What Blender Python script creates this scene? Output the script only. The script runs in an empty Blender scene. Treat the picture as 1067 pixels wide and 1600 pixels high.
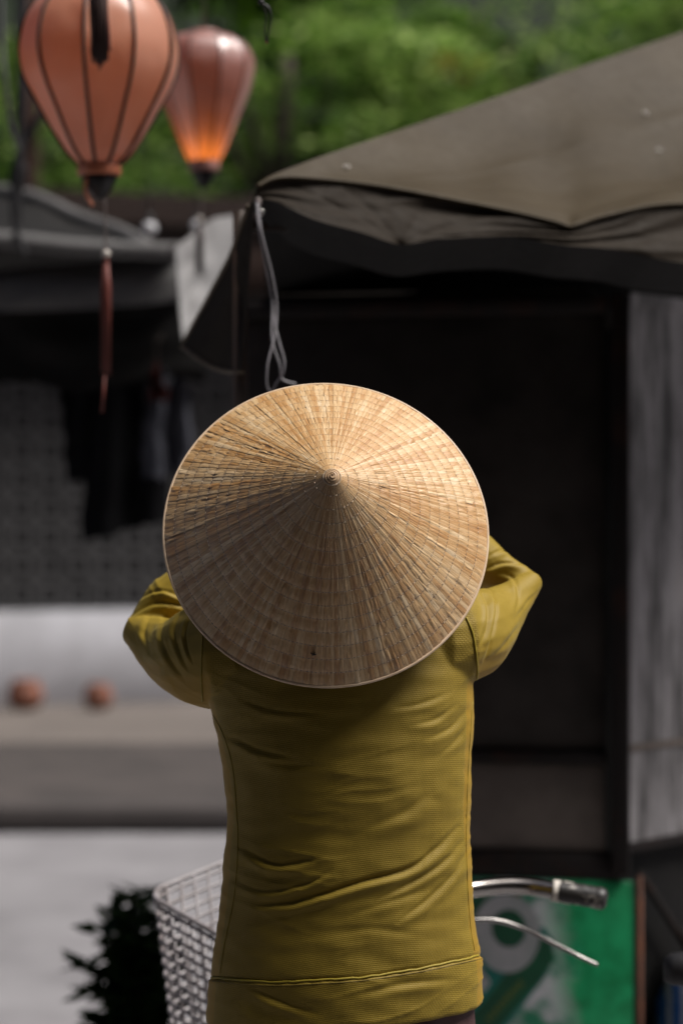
import bpy, bmesh, math, random
import numpy as np
from mathutils import Vector, Matrix, noise as mn
from mathutils.bvhtree import BVHTree

random.seed(7)
rng = np.random.default_rng(7)
sc = bpy.context.scene
COL = sc.collection
R = math.radians

# ------------------------------------------------------------------ camera, sky, sun, exposure
cam = bpy.data.cameras.new('camera')
camo = bpy.data.objects.new('camera', cam)
COL.objects.link(camo)
camo.location = (0, 0, 1.45)
camo.rotation_euler = (R(90), 0, 0)
cam.sensor_fit = 'VERTICAL'
cam.sensor_height = 36
cam.sensor_width = 24
cam.lens = 85
cam.clip_start = 0.1
cam.clip_end = 2000
cam.dof.use_dof = True
cam.dof.focus_distance = 2.98
cam.dof.aperture_fstop = 2.9
sc.camera = camo

SUN_DIR = Vector((0.50, -0.10, 0.86)).normalized()     # towards the sun
sun_el = math.asin(SUN_DIR.z)
sun_az = math.atan2(SUN_DIR.x, SUN_DIR.y)
w = bpy.data.worlds.new('World')
sc.world = w
w.use_nodes = True
wn = w.node_tree
bg = wn.nodes['Background']
sky = wn.nodes.new('ShaderNodeTexSky')
sky.sky_type = 'NISHITA'
sky.sun_disc = False
sky.sun_elevation = sun_el
sky.sun_rotation = sun_az
sky.air_density = 0.45
sky.dust_density = 4.0
sky.ozone_density = 1.0
wn.links.new(sky.outputs[0], bg.inputs[0])
bg.inputs[1].default_value = 0.05
sun = bpy.data.lights.new('sun', 'SUN')
sun.energy = 5.0
sun.angle = R(30)
sun.color = (1.0, 0.96, 0.92)
suno = bpy.data.objects.new('sun', sun)
COL.objects.link(suno)
suno.rotation_euler = SUN_DIR.to_track_quat('Z', 'Y').to_euler()
suno.location = (3, -3, 8)
sc.view_settings.view_transform = 'Standard'
sc.view_settings.look = 'None'
sc.view_settings.gamma = 1
sc.view_settings.exposure = 0.10
sc.cycles.use_denoising = True
sc.cycles.max_bounces = 8
sc.cycles.sample_clamp_indirect = 4

FPX = 85 / 36 * 1600


def P(px, py, D):
    """a photograph point at distance D (metres)"""
    return Vector(((px - 533.5) / FPX * D, D, 1.45 - (py - 800) / FPX * D))


# ------------------------------------------------------------------ helpers
def tag(o, label=None, cat=None, group=None, kind=None):
    if label: o['label'] = label
    if cat: o['category'] = cat
    if group: o['group'] = group
    if kind: o['kind'] = kind
    return o


def empty(name, loc=(0, 0, 0), label=None, cat=None, group=None):
    o = bpy.data.objects.new(name, None)
    COL.objects.link(o)
    o.location = loc
    o.empty_display_size = 0.05
    return tag(o, label, cat, group)


def to_mesh(name, v, f, smooth=True, uv=None):
    me = bpy.data.meshes.new(name)
    me.from_pydata([tuple(p) for p in v], [], [tuple(q) for q in f])
    if smooth:
        me.polygons.foreach_set('use_smooth', [True] * len(me.polygons))
    if uv is not None:
        l = me.uv_layers.new(name='UVMap')
        idx = np.zeros(len(me.loops), dtype=np.int32)
        me.loops.foreach_get('vertex_index', idx)
        l.data.foreach_set('uv', np.asarray(uv, dtype=np.float32)[idx].ravel())
    me.update()
    return me


def link(name, me, mat=None, parent=None, kind=None):
    o = bpy.data.objects.new(name, me)
    COL.objects.link(o)
    if mat is not None:
        if not me.materials:
            me.materials.append(mat)
    if parent is not None:
        o.parent = parent
        o.matrix_parent_inverse = Matrix.Translation(-Vector(parent.location))
    if kind: o['kind'] = kind
    return o


class MB:
    def __init__(self):
        self.v = []; self.f = []

    def add(self, vf):
        v, f = vf
        n = len(self.v)
        self.v += [tuple(p) for p in v]
        self.f += [tuple(i + n for i in q) for q in f]
        return self

    def vf(self):
        return self.v, self.f

    def build(self, name, mat, parent=None, smooth=True, kind=None):
        return link(name, to_mesh(name, self.v, self.f, smooth), mat, parent, kind)


def part(name, vf, mat, parent=None, smooth=True, kind=None, uv=None):
    return link(name, to_mesh(name, vf[0], vf[1], smooth, uv), mat, parent, kind)


def box(c, s, rz=0, bev=0.004):
    bm = bmesh.new()
    bmesh.ops.create_cube(bm, size=1)
    bmesh.ops.scale(bm, vec=s, verts=bm.verts)
    b = min(bev, min(s) * 0.3)
    if b > 0:
        bmesh.ops.bevel(bm, geom=bm.edges[:], offset=b, segments=1, affect='EDGES', profile=0.5)
    bmesh.ops.transform(bm, matrix=Matrix.Translation(c) @ Matrix.Rotation(rz, 4, 'Z'), verts=bm.verts)
    bm.verts.index_update()
    v = [tuple(p.co) for p in bm.verts]
    f = [tuple(q.index for q in p.verts) for p in bm.faces]
    bm.free()
    return v, f


def catmull(pts, n=6, closed=False):
    pts = [Vector(p) for p in pts]
    out = []
    m = len(pts)
    rngk = range(m if closed else m - 1)
    for i in rngk:
        if closed:
            p0, p1, p2, p3 = pts[(i - 1) % m], pts[i], pts[(i + 1) % m], pts[(i + 2) % m]
        else:
            p1, p2 = pts[i], pts[i + 1]
            p0 = pts[i - 1] if i > 0 else p1 * 2 - p2
            p3 = pts[i + 2] if i + 2 < m else p2 * 2 - p1
        for k in range(n):
            t = k / n
            out.append(0.5 * ((2 * p1) + (p2 - p0) * t + (2 * p0 - 5 * p1 + 4 * p2 - p3) * t * t + (3 * p1 - p0 - 3 * p2 + p3) * t ** 3))
    if not closed:
        out.append(pts[-1])
    return out


def tube(pts, r, segs=8, closed=False, flat=1.0, cap=True):
    pts = [Vector(p) for p in pts]
    n = len(pts)
    rad = r if isinstance(r, (list, tuple)) else [r] * n
    if len(rad) != n:
        rad = list(np.interp(np.linspace(0, 1, n), np.linspace(0, 1, len(rad)), rad))
    v = []; f = []
    prev = None
    for i in range(n):
        if closed:
            t = pts[(i + 1) % n] - pts[(i - 1) % n]
        else:
            t = pts[min(i + 1, n - 1)] - pts[max(i - 1, 0)]
        t.normalize()
        if prev is None:
            a = Vector((0, 0, 1)) if abs(t.z) < 0.9 else Vector((1, 0, 0))
            u = t.cross(a).normalized()
        else:
            u = (prev - t * prev.dot(t)).normalized()
        prev = u
        wv = t.cross(u)
        for k in range(segs):
            a = 2 * math.pi * k / segs
            v.append(pts[i] + u * (math.cos(a) * rad[i]) + wv * (math.sin(a) * rad[i] * flat))
    for i in range(n if closed else n - 1):
        j = (i + 1) % n
        for k in range(segs):
            l = (k + 1) % segs
            f.append((i * segs + k, i * segs + l, j * segs + l, j * segs + k))
    if not closed and cap:
        f.append(tuple(range(segs - 1, -1, -1)))
        f.append(tuple((n - 1) * segs + k for k in range(segs)))
    return v, f


def lathe(profile, c=(0, 0, 0), segs=24, axis=None):
    """profile = [(r, z)]"""
    v = []; f = []
    q = Matrix.Identity(3)
    if axis is not None:
        q = Vector(axis).to_track_quat('Z', 'Y').to_matrix()
    c = Vector(c)
    for r, z in profile:
        for k in range(segs):
            a = 2 * math.pi * k / segs
            v.append(c + q @ Vector((r * math.cos(a), r * math.sin(a), z)))
    for i in range(len(profile) - 1):
        for k in range(segs):
            l = (k + 1) % segs
            f.append((i * segs + k, i * segs + l, (i + 1) * segs + l, (i + 1) * segs + k))
    f.append(tuple(range(segs - 1, -1, -1)))
    f.append(tuple((len(profile) - 1) * segs + k for k in range(segs)))
    return v, f


def ball(c, r, segs=12, rings=8):
    sx, sy, sz = r if isinstance(r, (tuple, list)) else (r, r, r)
    v = []; f = []
    c = Vector(c)
    for i in range(1, rings):
        th = math.pi * i / rings
        for k in range(segs):
            a = 2 * math.pi * k / segs
            v.append(c + Vector((sx * math.sin(th) * math.cos(a), sy * math.sin(th) * math.sin(a), sz * math.cos(th))))
    top = len(v); v.append(c + Vector((0, 0, sz)))
    bot = len(v); v.append(c - Vector((0, 0, sz)))
    for i in range(rings - 2):
        for k in range(segs):
            l = (k + 1) % segs
            f.append((i * segs + k, (i + 1) * segs + k, (i + 1) * segs + l, i * segs + l))
    for k in range(segs):
        l = (k + 1) % segs
        f.append((top, k, l))
        f.append((bot, (rings - 2) * segs + l, (rings - 2) * segs + k))
    return v, f


def capsule(p, q, r1, r2, n=8, segs=16):
    """a tapered limb with round ends"""
    p, q = Vector(p), Vector(q)
    d = (q - p)
    L = d.length
    d = d.normalized()
    pts = []; rad = []
    for i in range(5):
        a = -math.pi / 2 + math.pi / 2 * i / 4
        pts.append(p + d * (r1 * math.sin(a))); rad.append(max(1e-4, r1 * math.cos(a)))
    for i in range(1, n):
        t = i / n
        pts.append(p + d * (L * t)); rad.append(r1 + (r2 - r1) * t)
    for i in range(5):
        a = math.pi / 2 * i / 4
        pts.append(q + d * (r2 * math.sin(a))); rad.append(max(1e-4, r2 * math.cos(a)))
    return tube(pts, rad, segs)


def limb(pts, rad, segs=18, n=6):
    pts = [Vector(p) for p in pts]
    c = catmull(pts, n)
    rr = list(np.interp(np.linspace(0, len(pts) - 1, len(c)), range(len(pts)), rad))
    # rounded ends
    d0 = (c[0] - c[1]).normalized(); d1 = (c[-1] - c[-2]).normalized()
    pre = [c[0] + d0 * rr[0] * s for s in (0.99, 0.85, 0.5)]
    post = [c[-1] + d1 * rr[-1] * s for s in (0.5, 0.85, 0.99)]
    rp = [rr[0] * x for x in (0.1, 0.5, 0.86)]
    ro = [rr[-1] * x for x in (0.86, 0.5, 0.1)]
    return tube(pre + c + post, rp + rr + ro, segs)


def sheet(fn, nu, nv):
    v = []; f = []
    for j in range(nv + 1):
        for i in range(nu + 1):
            v.append(fn(i / nu, j / nv))
    for j in range(nv):
        for i in range(nu):
            a = j * (nu + 1) + i
            f.append((a, a + 1, a + nu + 2, a + nu + 1))
    uv = [(i / nu, j / nv) for j in range(nv + 1) for i in range(nu + 1)]
    return v, f, uv


def voxel(mb, size, smooth=4):
    me = to_mesh('tmp', mb.v, mb.f)
    o = bpy.data.objects.new('tmp', me)
    COL.objects.link(o)
    m = o.modifiers.new('r', 'REMESH'); m.mode = 'VOXEL'; m.voxel_size = size; m.use_smooth_shade = True
    if smooth:
        s = o.modifiers.new('s', 'SMOOTH'); s.factor = 0.5; s.iterations = smooth
    dg = bpy.context.evaluated_depsgraph_get()
    out = bpy.data.meshes.new_from_object(o.evaluated_get(dg))
    bpy.data.objects.remove(o); bpy.data.meshes.remove(me)
    out.polygons.foreach_set('use_smooth', [True] * len(out.polygons))
    return out


def nz(x, y, z=0.0):
    return mn.noise(Vector((x, y, z)))


# ------------------------------------------------------------------ materials
class NT:
    def __init__(self, name):
        self.m = bpy.data.materials.new(name)
        self.m.use_nodes = True
        self.t = self.m.node_tree
        self.b = self.t.nodes['Principled BSDF']
        self.out = self.t.nodes['Material Output']

    def n(self, typ, **kw):
        x = self.t.nodes.new(typ)
        for k, v in kw.items():
            if k in x.inputs.keys():
                x.inputs[k].default_value = v
            else:
                setattr(x, k, v)
        return x

    def l(self, a, b):
        self.t.links.new(a, b)

    def coord(self, scale=(1, 1, 1), out='Object'):
        c = self.n('ShaderNodeTexCoord')
        mp = self.n('ShaderNodeMapping')
        mp.inputs['Scale'].default_value = scale
        self.l(c.outputs[out], mp.inputs[0])
        return mp.outputs[0]

    def noise(self, vec, scale, detail=4, rough=0.55):
        x = self.n('ShaderNodeTexNoise')
        x.inputs['Scale'].default_value = scale
        x.inputs['Detail'].default_value = detail
        x.inputs['Roughness'].default_value = rough
        if vec is not None: self.l(vec, x.inputs['Vector'])
        return x.outputs['Fac']

    def ramp(self, fac, stops):
        x = self.n('ShaderNodeValToRGB')
        e = x.color_ramp.elements
        while len(e) < len(stops): e.new(0.5)
        for i, (p, c) in enumerate(stops):
            e[i].position = p
            e[i].color = (*c, 1) if len(c) == 3 else c
        self.l(fac, x.inputs[0])
        return x.outputs[0]

    def math(self, op, a, b=None, clamp=False):
        x = self.n('ShaderNodeMath', operation=op)
        x.use_clamp = clamp
        for i, q in enumerate((a, b)):
            if q is None: continue
            if isinstance(q, (int, float)): x.inputs[i].default_value = q
            else: self.l(q, x.inputs[i])
        return x.outputs[0]

    def mix(self, fac, a, b, blend='MIX'):
        x = self.n('ShaderNodeMix', data_type='RGBA', blend_type=blend)
        for i, q in ((0, fac), (6, a), (7, b)):
            if isinstance(q, (int, float)): x.inputs[i].default_value = q
            elif isinstance(q, tuple): x.inputs[i].default_value = (*q, 1)
            else: self.l(q, x.inputs[i])
        return x.outputs[2]

    def bump(self, h, strength=0.3, dist=0.01):
        x = self.n('ShaderNodeBump')
        x.inputs['Strength'].default_value = strength
        x.inputs['Distance'].default_value = dist
        self.l(h, x.inputs['Height'])
        self.l(x.outputs[0], self.b.inputs['Normal'])
        return x

    def done(self, col=None, rough=0.6, metal=0.0, spec=0.5):
        if col is not None:
            if isinstance(col, tuple): self.b.inputs['Base Color'].default_value = (*col, 1)
            else: self.l(col, self.b.inputs['Base Color'])
        if isinstance(rough, (int, float)): self.b.inputs['Roughness'].default_value = rough
        else: self.l(rough, self.b.inputs['Roughness'])
        self.b.inputs['Metallic'].default_value = metal
        self.b.inputs['Specular IOR Level'].default_value = spec
        return self.m


def plain(name, c1, c2=None, scale=8, rough=0.6, metal=0, spec=0.5, bump=0.0, bscale=60, stretch=(1, 1, 1), stops=(0.3, 0.7)):
    t = NT(name)
    v = t.coord(stretch)
    c2 = c2 or tuple(x * 0.7 for x in c1)
    col = t.ramp(t.noise(v, scale, 6, 0.6), [(stops[0], c1), (stops[1], c2)])
    if bump:
        t.bump(t.noise(v, bscale, 4), bump, 0.004)
    return t.done(col, rough, metal, spec)


def leaf_material():                                   # dried palm leaf of the hat
    t = NT('palm_leaf')
    uv = t.n('ShaderNodeUVMap', uv_map='UVMap').outputs[0]
    oi = t.n('ShaderNodeObjectInfo').outputs['Random']
    sp = t.n('ShaderNodeSeparateXYZ'); t.l(uv, sp.inputs[0])
    row = t.math('FLOOR', sp.outputs[1])
    fr = t.math('FRACT', sp.outputs[1])
    wnz = t.n('ShaderNodeTexWhiteNoise', noise_dimensions='2D')
    cb = t.n('ShaderNodeCombineXYZ')
    t.l(t.math('MULTIPLY', oi, 57.3), cb.inputs[0]); t.l(row, cb.inputs[1])
    t.l(cb.outputs[0], wnz.inputs['Vector'])
    cell = wnz.outputs['Value']
    fib = t.n('ShaderNodeCombineXYZ')
    t.l(t.math('ADD', t.math('MULTIPLY', sp.outputs[0], 5.5), t.math('MULTIPLY', oi, 300)), fib.inputs[0])
    t.l(t.math('MULTIPLY', sp.outputs[1], 0.35), fib.inputs[1])
    f1 = t.noise(fib.outputs[0], 1.6, 5, 0.65)
    pos = t.coord()
    big = t.noise(pos, 14, 3)
    val = t.math('ADD', t.math('MULTIPLY', f1, 0.50), t.math('ADD', t.math('MULTIPLY', cell, 0.09), t.math('ADD', t.math('MULTIPLY', oi, 0.15), t.math('MULTIPLY', big, 0.22))))
    col = t.ramp(val, [(0.23, (0.27, 0.092, 0.014)), (0.40, (0.52, 0.262, 0.070)), (0.55, (0.71, 0.475, 0.225)), (0.70, (0.82, 0.68, 0.48))])
    # needle holes and row-overlap shade painted as a thin dark line where the thread runs
    d = t.math('ABSOLUTE', t.math('SUBTRACT', fr, 0.5))
    edge = t.math('GREATER_THAN', d, 0.455)
    col = t.mix(t.math('MULTIPLY', edge, 0.27), col, (0.16, 0.07, 0.025))
    du = t.math('ABSOLUTE', t.math('SUBTRACT', sp.outputs[0], 0.5))
    side = t.math('MULTIPLY', t.math('GREATER_THAN', du, 0.43), 0.35)
    col = t.mix(side, col, (0.10, 0.045, 0.015))  # overlap shade painted along both strip edges
    hole = t.math('MULTIPLY', t.math('GREATER_THAN', d, 0.455), t.math('LESS_THAN', du, 0.09))
    col = t.mix(t.math('MULTIPLY', hole, 0.8), col, (0.05, 0.02, 0.008))
    t.bump(t.math('ADD', f1, t.math('MULTIPLY', t.noise(fib.outputs[0], 5, 3), 0.5)), 0.30, 0.0018)
    rough = t.math('ADD', 0.28, t.math('MULTIPLY', f1, 0.18))
    t.b.inputs['Coat Weight'].default_value = 1.0         # the varnish brushed over the leaves
    t.b.inputs['Coat IOR'].default_value = 1.65
    t.b.inputs['Coat Roughness'].default_value = 0.40
    return t.done(col, rough, 0, 0.8)


def shirt_material():
    t = NT('olive_knit')
    uv = t.n('ShaderNodeUVMap', uv_map='UVMap').outputs[0]
    sp = t.n('ShaderNodeSeparateXYZ'); t.l(uv, sp.inputs[0])
    mask = t.n('ShaderNodeAttribute', attribute_name='knit').outputs['Fac']
    side = t.n('ShaderNodeAttribute', attribute_name='side').outputs['Fac']
    # small scale-like knit cells, staggered rows
    br = t.n('ShaderNodeTexBrick')
    br.offset = 0.5
    mp = t.n('ShaderNodeMapping'); mp.inputs['Rotation'].default_value = (0, 0, R(6))
    t.l(uv, mp.inputs[0]); t.l(mp.outputs[0], br.inputs['Vector'])
    br.inputs['Scale'].default_value = 1
    br.inputs['Brick Width'].default_value = 0.0038
    br.inputs['Row Height'].default_value = 0.0025
    br.inputs['Mortar Size'].default_value = 0.0006
    br.inputs['Mortar Smooth'].default_value = 1.0
    br.inputs['Color1'].default_value = (1, 1, 1, 1)
    br.inputs['Color2'].default_value = (0.8, 0.8, 0.8, 1)
    br.inputs['Mortar'].default_value = (0, 0, 0, 1)
    n1 = t.noise(t.coord(), 900, 2)
    n2 = t.noise(t.coord(), 9, 3)
    base = t.mix(n2, (0.238, 0.158, 0.010), (0.282, 0.192, 0.015))
    base = t.mix(t.math('MULTIPLY', side, 0.5), base, (0.36, 0.19, 0.012))  # warm shadow tint painted onto side panels and sleeve undersides
    h = t.math('MULTIPLY', br.outputs['Color'], mask)
    shade = t.math('MULTIPLY', t.math('SUBTRACT', 1.0, br.outputs['Color']), t.math('MULTIPLY', mask, 0.28))
    col = t.mix(shade, base, (0.12, 0.080, 0.004))
    t.bump(t.math('ADD', h, t.math('MULTIPLY', n1, 0.15)), 0.34, 0.0014)
    m = t.done(col, 0.62, 0, 0.35)
    t.b.inputs['Sheen Weight'].default_value = 0.10
    t.b.inputs['Sheen Tint'].default_value = (0.9, 0.8, 0.35, 1)
    return m


def cloth_translucent(name, c, tr, rough=0.35, fac=0.35, noise=0.15, sheen=0.15, coat=(0.40, 2.0)):
    t = NT(name)
    n = t.noise(t.coord(), 22, 4)
    col = t.mix(t.math('MULTIPLY', n, noise * 2), c, tuple(x * 0.65 for x in c))
    t.done(col, rough, 0, 0.5)
    t.b.inputs['Sheen Weight'].default_value = sheen; t.b.inputs['Sheen Roughness'].default_value = 0.35
    t.b.inputs['Coat Weight'].default_value = 0.8; t.b.inputs['Coat Roughness'].default_value = coat[0]; t.b.inputs['Coat IOR'].default_value = coat[1]
    wv = t.noise(t.coord((1, 1, 0.25)), 90, 3)
    t.bump(wv, 0.12, 0.004)
    tl = t.n('ShaderNodeBsdfTranslucent')
    tl.inputs[0].default_value = (*tr, 1)
    mx = t.n('ShaderNodeMixShader')
    mx.inputs[0].default_value = fac
    t.l(t.b.outputs[0], mx.inputs[1]); t.l(tl.outputs[0], mx.inputs[2])
    t.l(mx.outputs[0], t.out.inputs[0])
    return t.m


M = {}
M['leaf'] = leaf_material()
M['bamboo'] = plain('bamboo_hoop', (0.78, 0.60, 0.43), (0.66, 0.47, 0.30), 60, 0.4)
M['bamboo_dark'] = plain('bamboo_underside', (0.26, 0.13, 0.045), (0.17, 0.08, 0.03), 60, 0.5)
M['thread'] = plain('hat_thread', (0.75, 0.62, 0.46), (0.65, 0.52, 0.38), 200, 0.5)
M['coil'] = plain('coil_thread', (0.52, 0.36, 0.22), (0.40, 0.25, 0.13), 300, 0.5)
M['dark_knot'] = plain('dark_knot', (0.02, 0.015, 0.01), None, 50, 0.6)
M['ribbon'] = plain('chin_ribbon', (0.35, 0.12, 0.10), None, 40, 0.6)
M['shirt'] = shirt_material()
M['shirt_seam'] = plain('olive_piping', (0.31, 0.235, 0.015), (0.27, 0.20, 0.012), 300, 0.6)
M['seam_dark'] = plain('olive_stitch', (0.15, 0.10, 0.006), None, 300, 0.7)
M['trousers'] = plain('maroon_trousers', (0.075, 0.030, 0.028), (0.055, 0.022, 0.022), 30, 0.7, bump=0.2, bscale=400)
M['skin'] = plain('skin', (0.42, 0.24, 0.16), (0.37, 0.20, 0.13), 20, 0.5)
M['hair'] = plain('black_hair', (0.012, 0.010, 0.009), (0.02, 0.016, 0.014), 60, 0.35, stretch=(1, 1, 0.1), bump=0.4, bscale=200)
M['eye'] = plain('eye_white', (0.7, 0.68, 0.65), None, 5, 0.2)
M['sandal'] = plain('brown_sandal', (0.06, 0.03, 0.02), None, 20, 0.6)


def tarp_material(name, c1, c2, rough=0.5, fac=0.0, spec=0.5):
    t = NT(name)
    v = t.coord()
    n = t.noise(v, 3.0, 6, 0.6)
    n2 = t.noise(v, 45, 3)
    col = t.ramp(t.math('ADD', t.math('MULTIPLY', n, 0.75), t.math('MULTIPLY', n2, 0.25)), [(0.35, c1), (0.68, c2)])
    t.bump(t.math('ADD', t.noise(v, 16, 4), t.math('MULTIPLY', t.noise(v, 260, 2), 0.15)), 0.18, 0.01)
    return t.done(col, t.math('ADD', rough, t.math('MULTIPLY', n2, 0.2)), 0, spec)


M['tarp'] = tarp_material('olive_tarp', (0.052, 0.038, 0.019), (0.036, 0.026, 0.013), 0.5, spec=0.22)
M['tarp_shaded'] = tarp_material('shaded_olive_tarp', (0.026, 0.020, 0.014), (0.017, 0.013, 0.0095), 0.6, spec=0.10)  # the olive tarp again, darkened to stand in for shade
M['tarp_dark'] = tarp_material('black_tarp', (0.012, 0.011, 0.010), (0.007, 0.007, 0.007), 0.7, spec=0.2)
M['tarp_pale'] = tarp_material('pale_grey_tarp', (0.34, 0.335, 0.335), (0.23, 0.225, 0.225), 0.6)
M['tarp_grey'] = tarp_material('mid_grey_tarp', (0.13, 0.125, 0.122), (0.08, 0.077, 0.075), 0.6)
M['pole'] = plain('dark_steel', (0.035, 0.028, 0.024), (0.06, 0.035, 0.022), 14, 0.5, 0.3)
M['strap'] = plain('grey_strap', (0.30, 0.285, 0.30), (0.22, 0.21, 0.225), 90, 0.5)
M['eyelet'] = plain('metal_eyelet', (0.55, 0.53, 0.50), None, 20, 0.35, 0.8)
M['chrome'] = plain('worn_chrome', (0.46, 0.44, 0.42), (0.34, 0.31, 0.28), 25, 0.2, 1.0, stops=(0.4, 0.75))
M['lever'] = plain('dull_steel', (0.30, 0.29, 0.28), (0.22, 0.21, 0.20), 25, 0.26, 1.0)
M['frame_paint'] = plain('bike_paint', (0.10, 0.11, 0.13), (0.07, 0.075, 0.09), 20, 0.35)
M['rubber'] = plain('black_rubber', (0.015, 0.015, 0.016), (0.025, 0.024, 0.024), 30, 0.6)
M['saddle'] = plain('black_vinyl', (0.010, 0.010, 0.012), (0.014, 0.014, 0.016), 30, 0.55, bump=0.1, bscale=300)
M['wire'] = plain('white_coated_wire', (0.27, 0.25, 0.255), (0.16, 0.135, 0.13), 30, 0.4, stops=(0.42, 0.7))


def grip_material():                                   # black grip whose pale coating has worn through
    t = NT('worn_grip')
    v = t.coord()
    n = t.noise(v, 42, 6, 0.65)
    col = t.ramp(n, [(0.42, (0.020, 0.019, 0.018)), (0.55, (0.035, 0.032, 0.030)), (0.62, (0.30, 0.28, 0.25)), (0.75, (0.50, 0.47, 0.42))])
    t.bump(n, 0.5, 0.002)
    return t.done(col, 0.45)


M['grip'] = grip_material()
M['grip_sleeve'] = plain('torn_white_sleeve', (0.62, 0.58, 0.51), (0.16, 0.14, 0.125), 55, 0.5, bump=0.4, bscale=90, stops=(0.5, 0.66))
M['green_strap'] = plain('green_plastic', (0.01, 0.24, 0.11), (0.008, 0.16, 0.08), 30, 0.4)
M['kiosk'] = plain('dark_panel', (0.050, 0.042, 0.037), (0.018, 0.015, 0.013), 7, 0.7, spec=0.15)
M['kiosk_low'] = plain('stained_board', (0.17, 0.140, 0.120), (0.085, 0.070, 0.060), 7, 0.7, spec=0.3)
M['rail'] = plain('rusty_black_rail', (0.014, 0.011, 0.010), (0.045, 0.018, 0.010), 10, 0.7, spec=0.2, stops=(0.5, 0.8))
M['rust'] = plain('rusty_angle', (0.20, 0.070, 0.030), (0.10, 0.045, 0.028), 18, 0.8)


def weathered():
    t = NT('weathered_grey_sheet')
    v = t.coord((7, 7, 0.9))
    n = t.noise(v, 3.2, 7, 0.65)
    n2 = t.noise(t.coord((3, 3, 1.4)), 4, 4)
    col = t.ramp(t.math('ADD', t.math('MULTIPLY', n, 0.7), t.math('MULTIPLY', n2, 0.3)),
                 [(0.36, (0.030, 0.027, 0.026)), (0.46, (0.15, 0.142, 0.142)), (0.58, (0.32, 0.305, 0.31)), (0.8, (0.22, 0.18, 0.15))])
    return t.done(col, 0.6, 0, 0.4)


M['weathered'] = weathered()


def print_material():                                  # the printed green sheet: green with pale torn-looking clouds
    t = NT('green_print')
    c = t.n('ShaderNodeTexCoord')
    sp = t.n('ShaderNodeSeparateXYZ'); t.l(c.outputs['Object'], sp.inputs[0])
    x, z = sp.outputs[0], sp.outputs[2]
    n = t.noise(t.coord(), 9, 6, 0.65)
    n3 = t.noise(t.coord(), 26, 4, 0.6)
    # a pale area with a ragged border running down the middle of the sheet; mask of the painted warm shadow tint
    e = t.math('ADD', t.math('SUBTRACT', x, 0.455), t.math('MULTIPLY', t.math('SUBTRACT', n, 0.5), 0.20))
    e = t.math('ADD', e, t.math('MULTIPLY', t.math('SUBTRACT', z, 0.53), 0.12))
    m1 = t.math('MULTIPLY', t.math('ADD', e, 0.02), 16, True)
    green = t.ramp(n3, [(0.3, (0.005, 0.150, 0.050)), (0.7, (0.014, 0.290, 0.110))])
    pale = t.ramp(n, [(0.45, (0.02, 0.17, 0.09)), (0.57, (0.40, 0.405, 0.42)), (0.7, (0.60, 0.59, 0.63))])
    col = t.mix(m1, pale, green)
    return t.done(col, 0.35, 0, 0.4)


M['print'] = print_material()
M['print_ring'] = plain('print_pale', (0.46, 0.45, 0.46), (0.30, 0.33, 0.32), 20, 0.4)
M['print_teal'] = plain('print_teal', (0.014, 0.26, 0.21), (0.010, 0.16, 0.12), 12, 0.4)
M['print_green'] = plain('print_bottle_green', (0.006, 0.11, 0.045), (0.004, 0.065, 0.030), 14, 0.4)
M['print_yellow'] = plain('print_yellow', (0.25, 0.24, 0.04), (0.18, 0.2, 0.04), 40, 0.4)
M['print_olive'] = plain('print_olive', (0.14, 0.16, 0.05), None, 40, 0.4)


def stripes():
    t = NT('blue_white_sack')
    v = t.coord((1, 1, 1))
    wv = t.n('ShaderNodeTexWave', wave_type='BANDS', bands_direction='X')
    wv.inputs['Scale'].default_value = 14; wv.inputs['Distortion'].default_value = 3.0; wv.inputs['Detail'].default_value = 2
    t.l(v, wv.inputs[0])
    col = t.ramp(wv.outputs['Fac'], [(0.35, (0.015, 0.10, 0.36)), (0.6, (0.06, 0.17, 0.42)), (0.7, (0.35, 0.36, 0.42))])
    return t.done(col, 0.5)


M['sack'] = stripes()
M['fabric_orange'] = cloth_translucent('orange_silk', (0.78, 0.385, 0.245), (0.95, 0.46, 0.26), 0.28, 0.42)
M['fabric_rose'] = cloth_translucent('rose_silk', (0.36, 0.17, 0.14), (0.85, 0.30, 0.07), 0.25, 0.25, sheen=0.3, coat=(0.42, 3.0))
M['rib'] = plain('bamboo_rib', (0.055, 0.022, 0.014), None, 30, 0.6)
M['collar_orange'] = plain('orange_collar', (0.58, 0.20, 0.10), (0.48, 0.15, 0.08), 40, 0.4)
M['collar_rose'] = plain('rose_collar', (0.48, 0.24, 0.20), None, 40, 0.4)
M['finial'] = plain('black_wood', (0.012, 0.010, 0.010), None, 20, 0.4)
M['tassel_red'] = plain('brown_red_tassel', (0.20, 0.050, 0.035), (0.13, 0.032, 0.024), 60, 0.6, stretch=(6, 6, 0.3))
M['tassel_dark'] = plain('dark_brown_tassel', (0.050, 0.020, 0.014), (0.028, 0.012, 0.010), 60, 0.6, stretch=(6, 6, 0.3))
M['cord'] = plain('thin_cord', (0.16, 0.13, 0.12), None, 60, 0.6)
M['black_cable'] = plain('black_cable', (0.012, 0.011, 0.012), None, 30, 0.5)
M['grey_cable'] = plain('grey_cable', (0.11, 0.11, 0.11), None, 30, 0.5)
M['bead'] = plain('pale_bead', (0.55, 0.50, 0.45), None, 30, 0.25)
M['post'] = plain('dark_timber', (0.050, 0.024, 0.016), (0.028, 0.015, 0.012), 5, 0.8, stretch=(4, 4, 0.4), spec=0.2)
M['glassbulb'] = plain('milky_glass', (0.62, 0.62, 0.64), None, 6, 0.12)
M['garment_black'] = plain('black_cotton', (0.006, 0.006, 0.007), None, 20, 0.9, spec=0.1)
M['garment_slate'] = plain('slate_cotton', (0.075, 0.077, 0.092), (0.05, 0.051, 0.062), 9, 0.9, spec=0.1)
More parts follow.
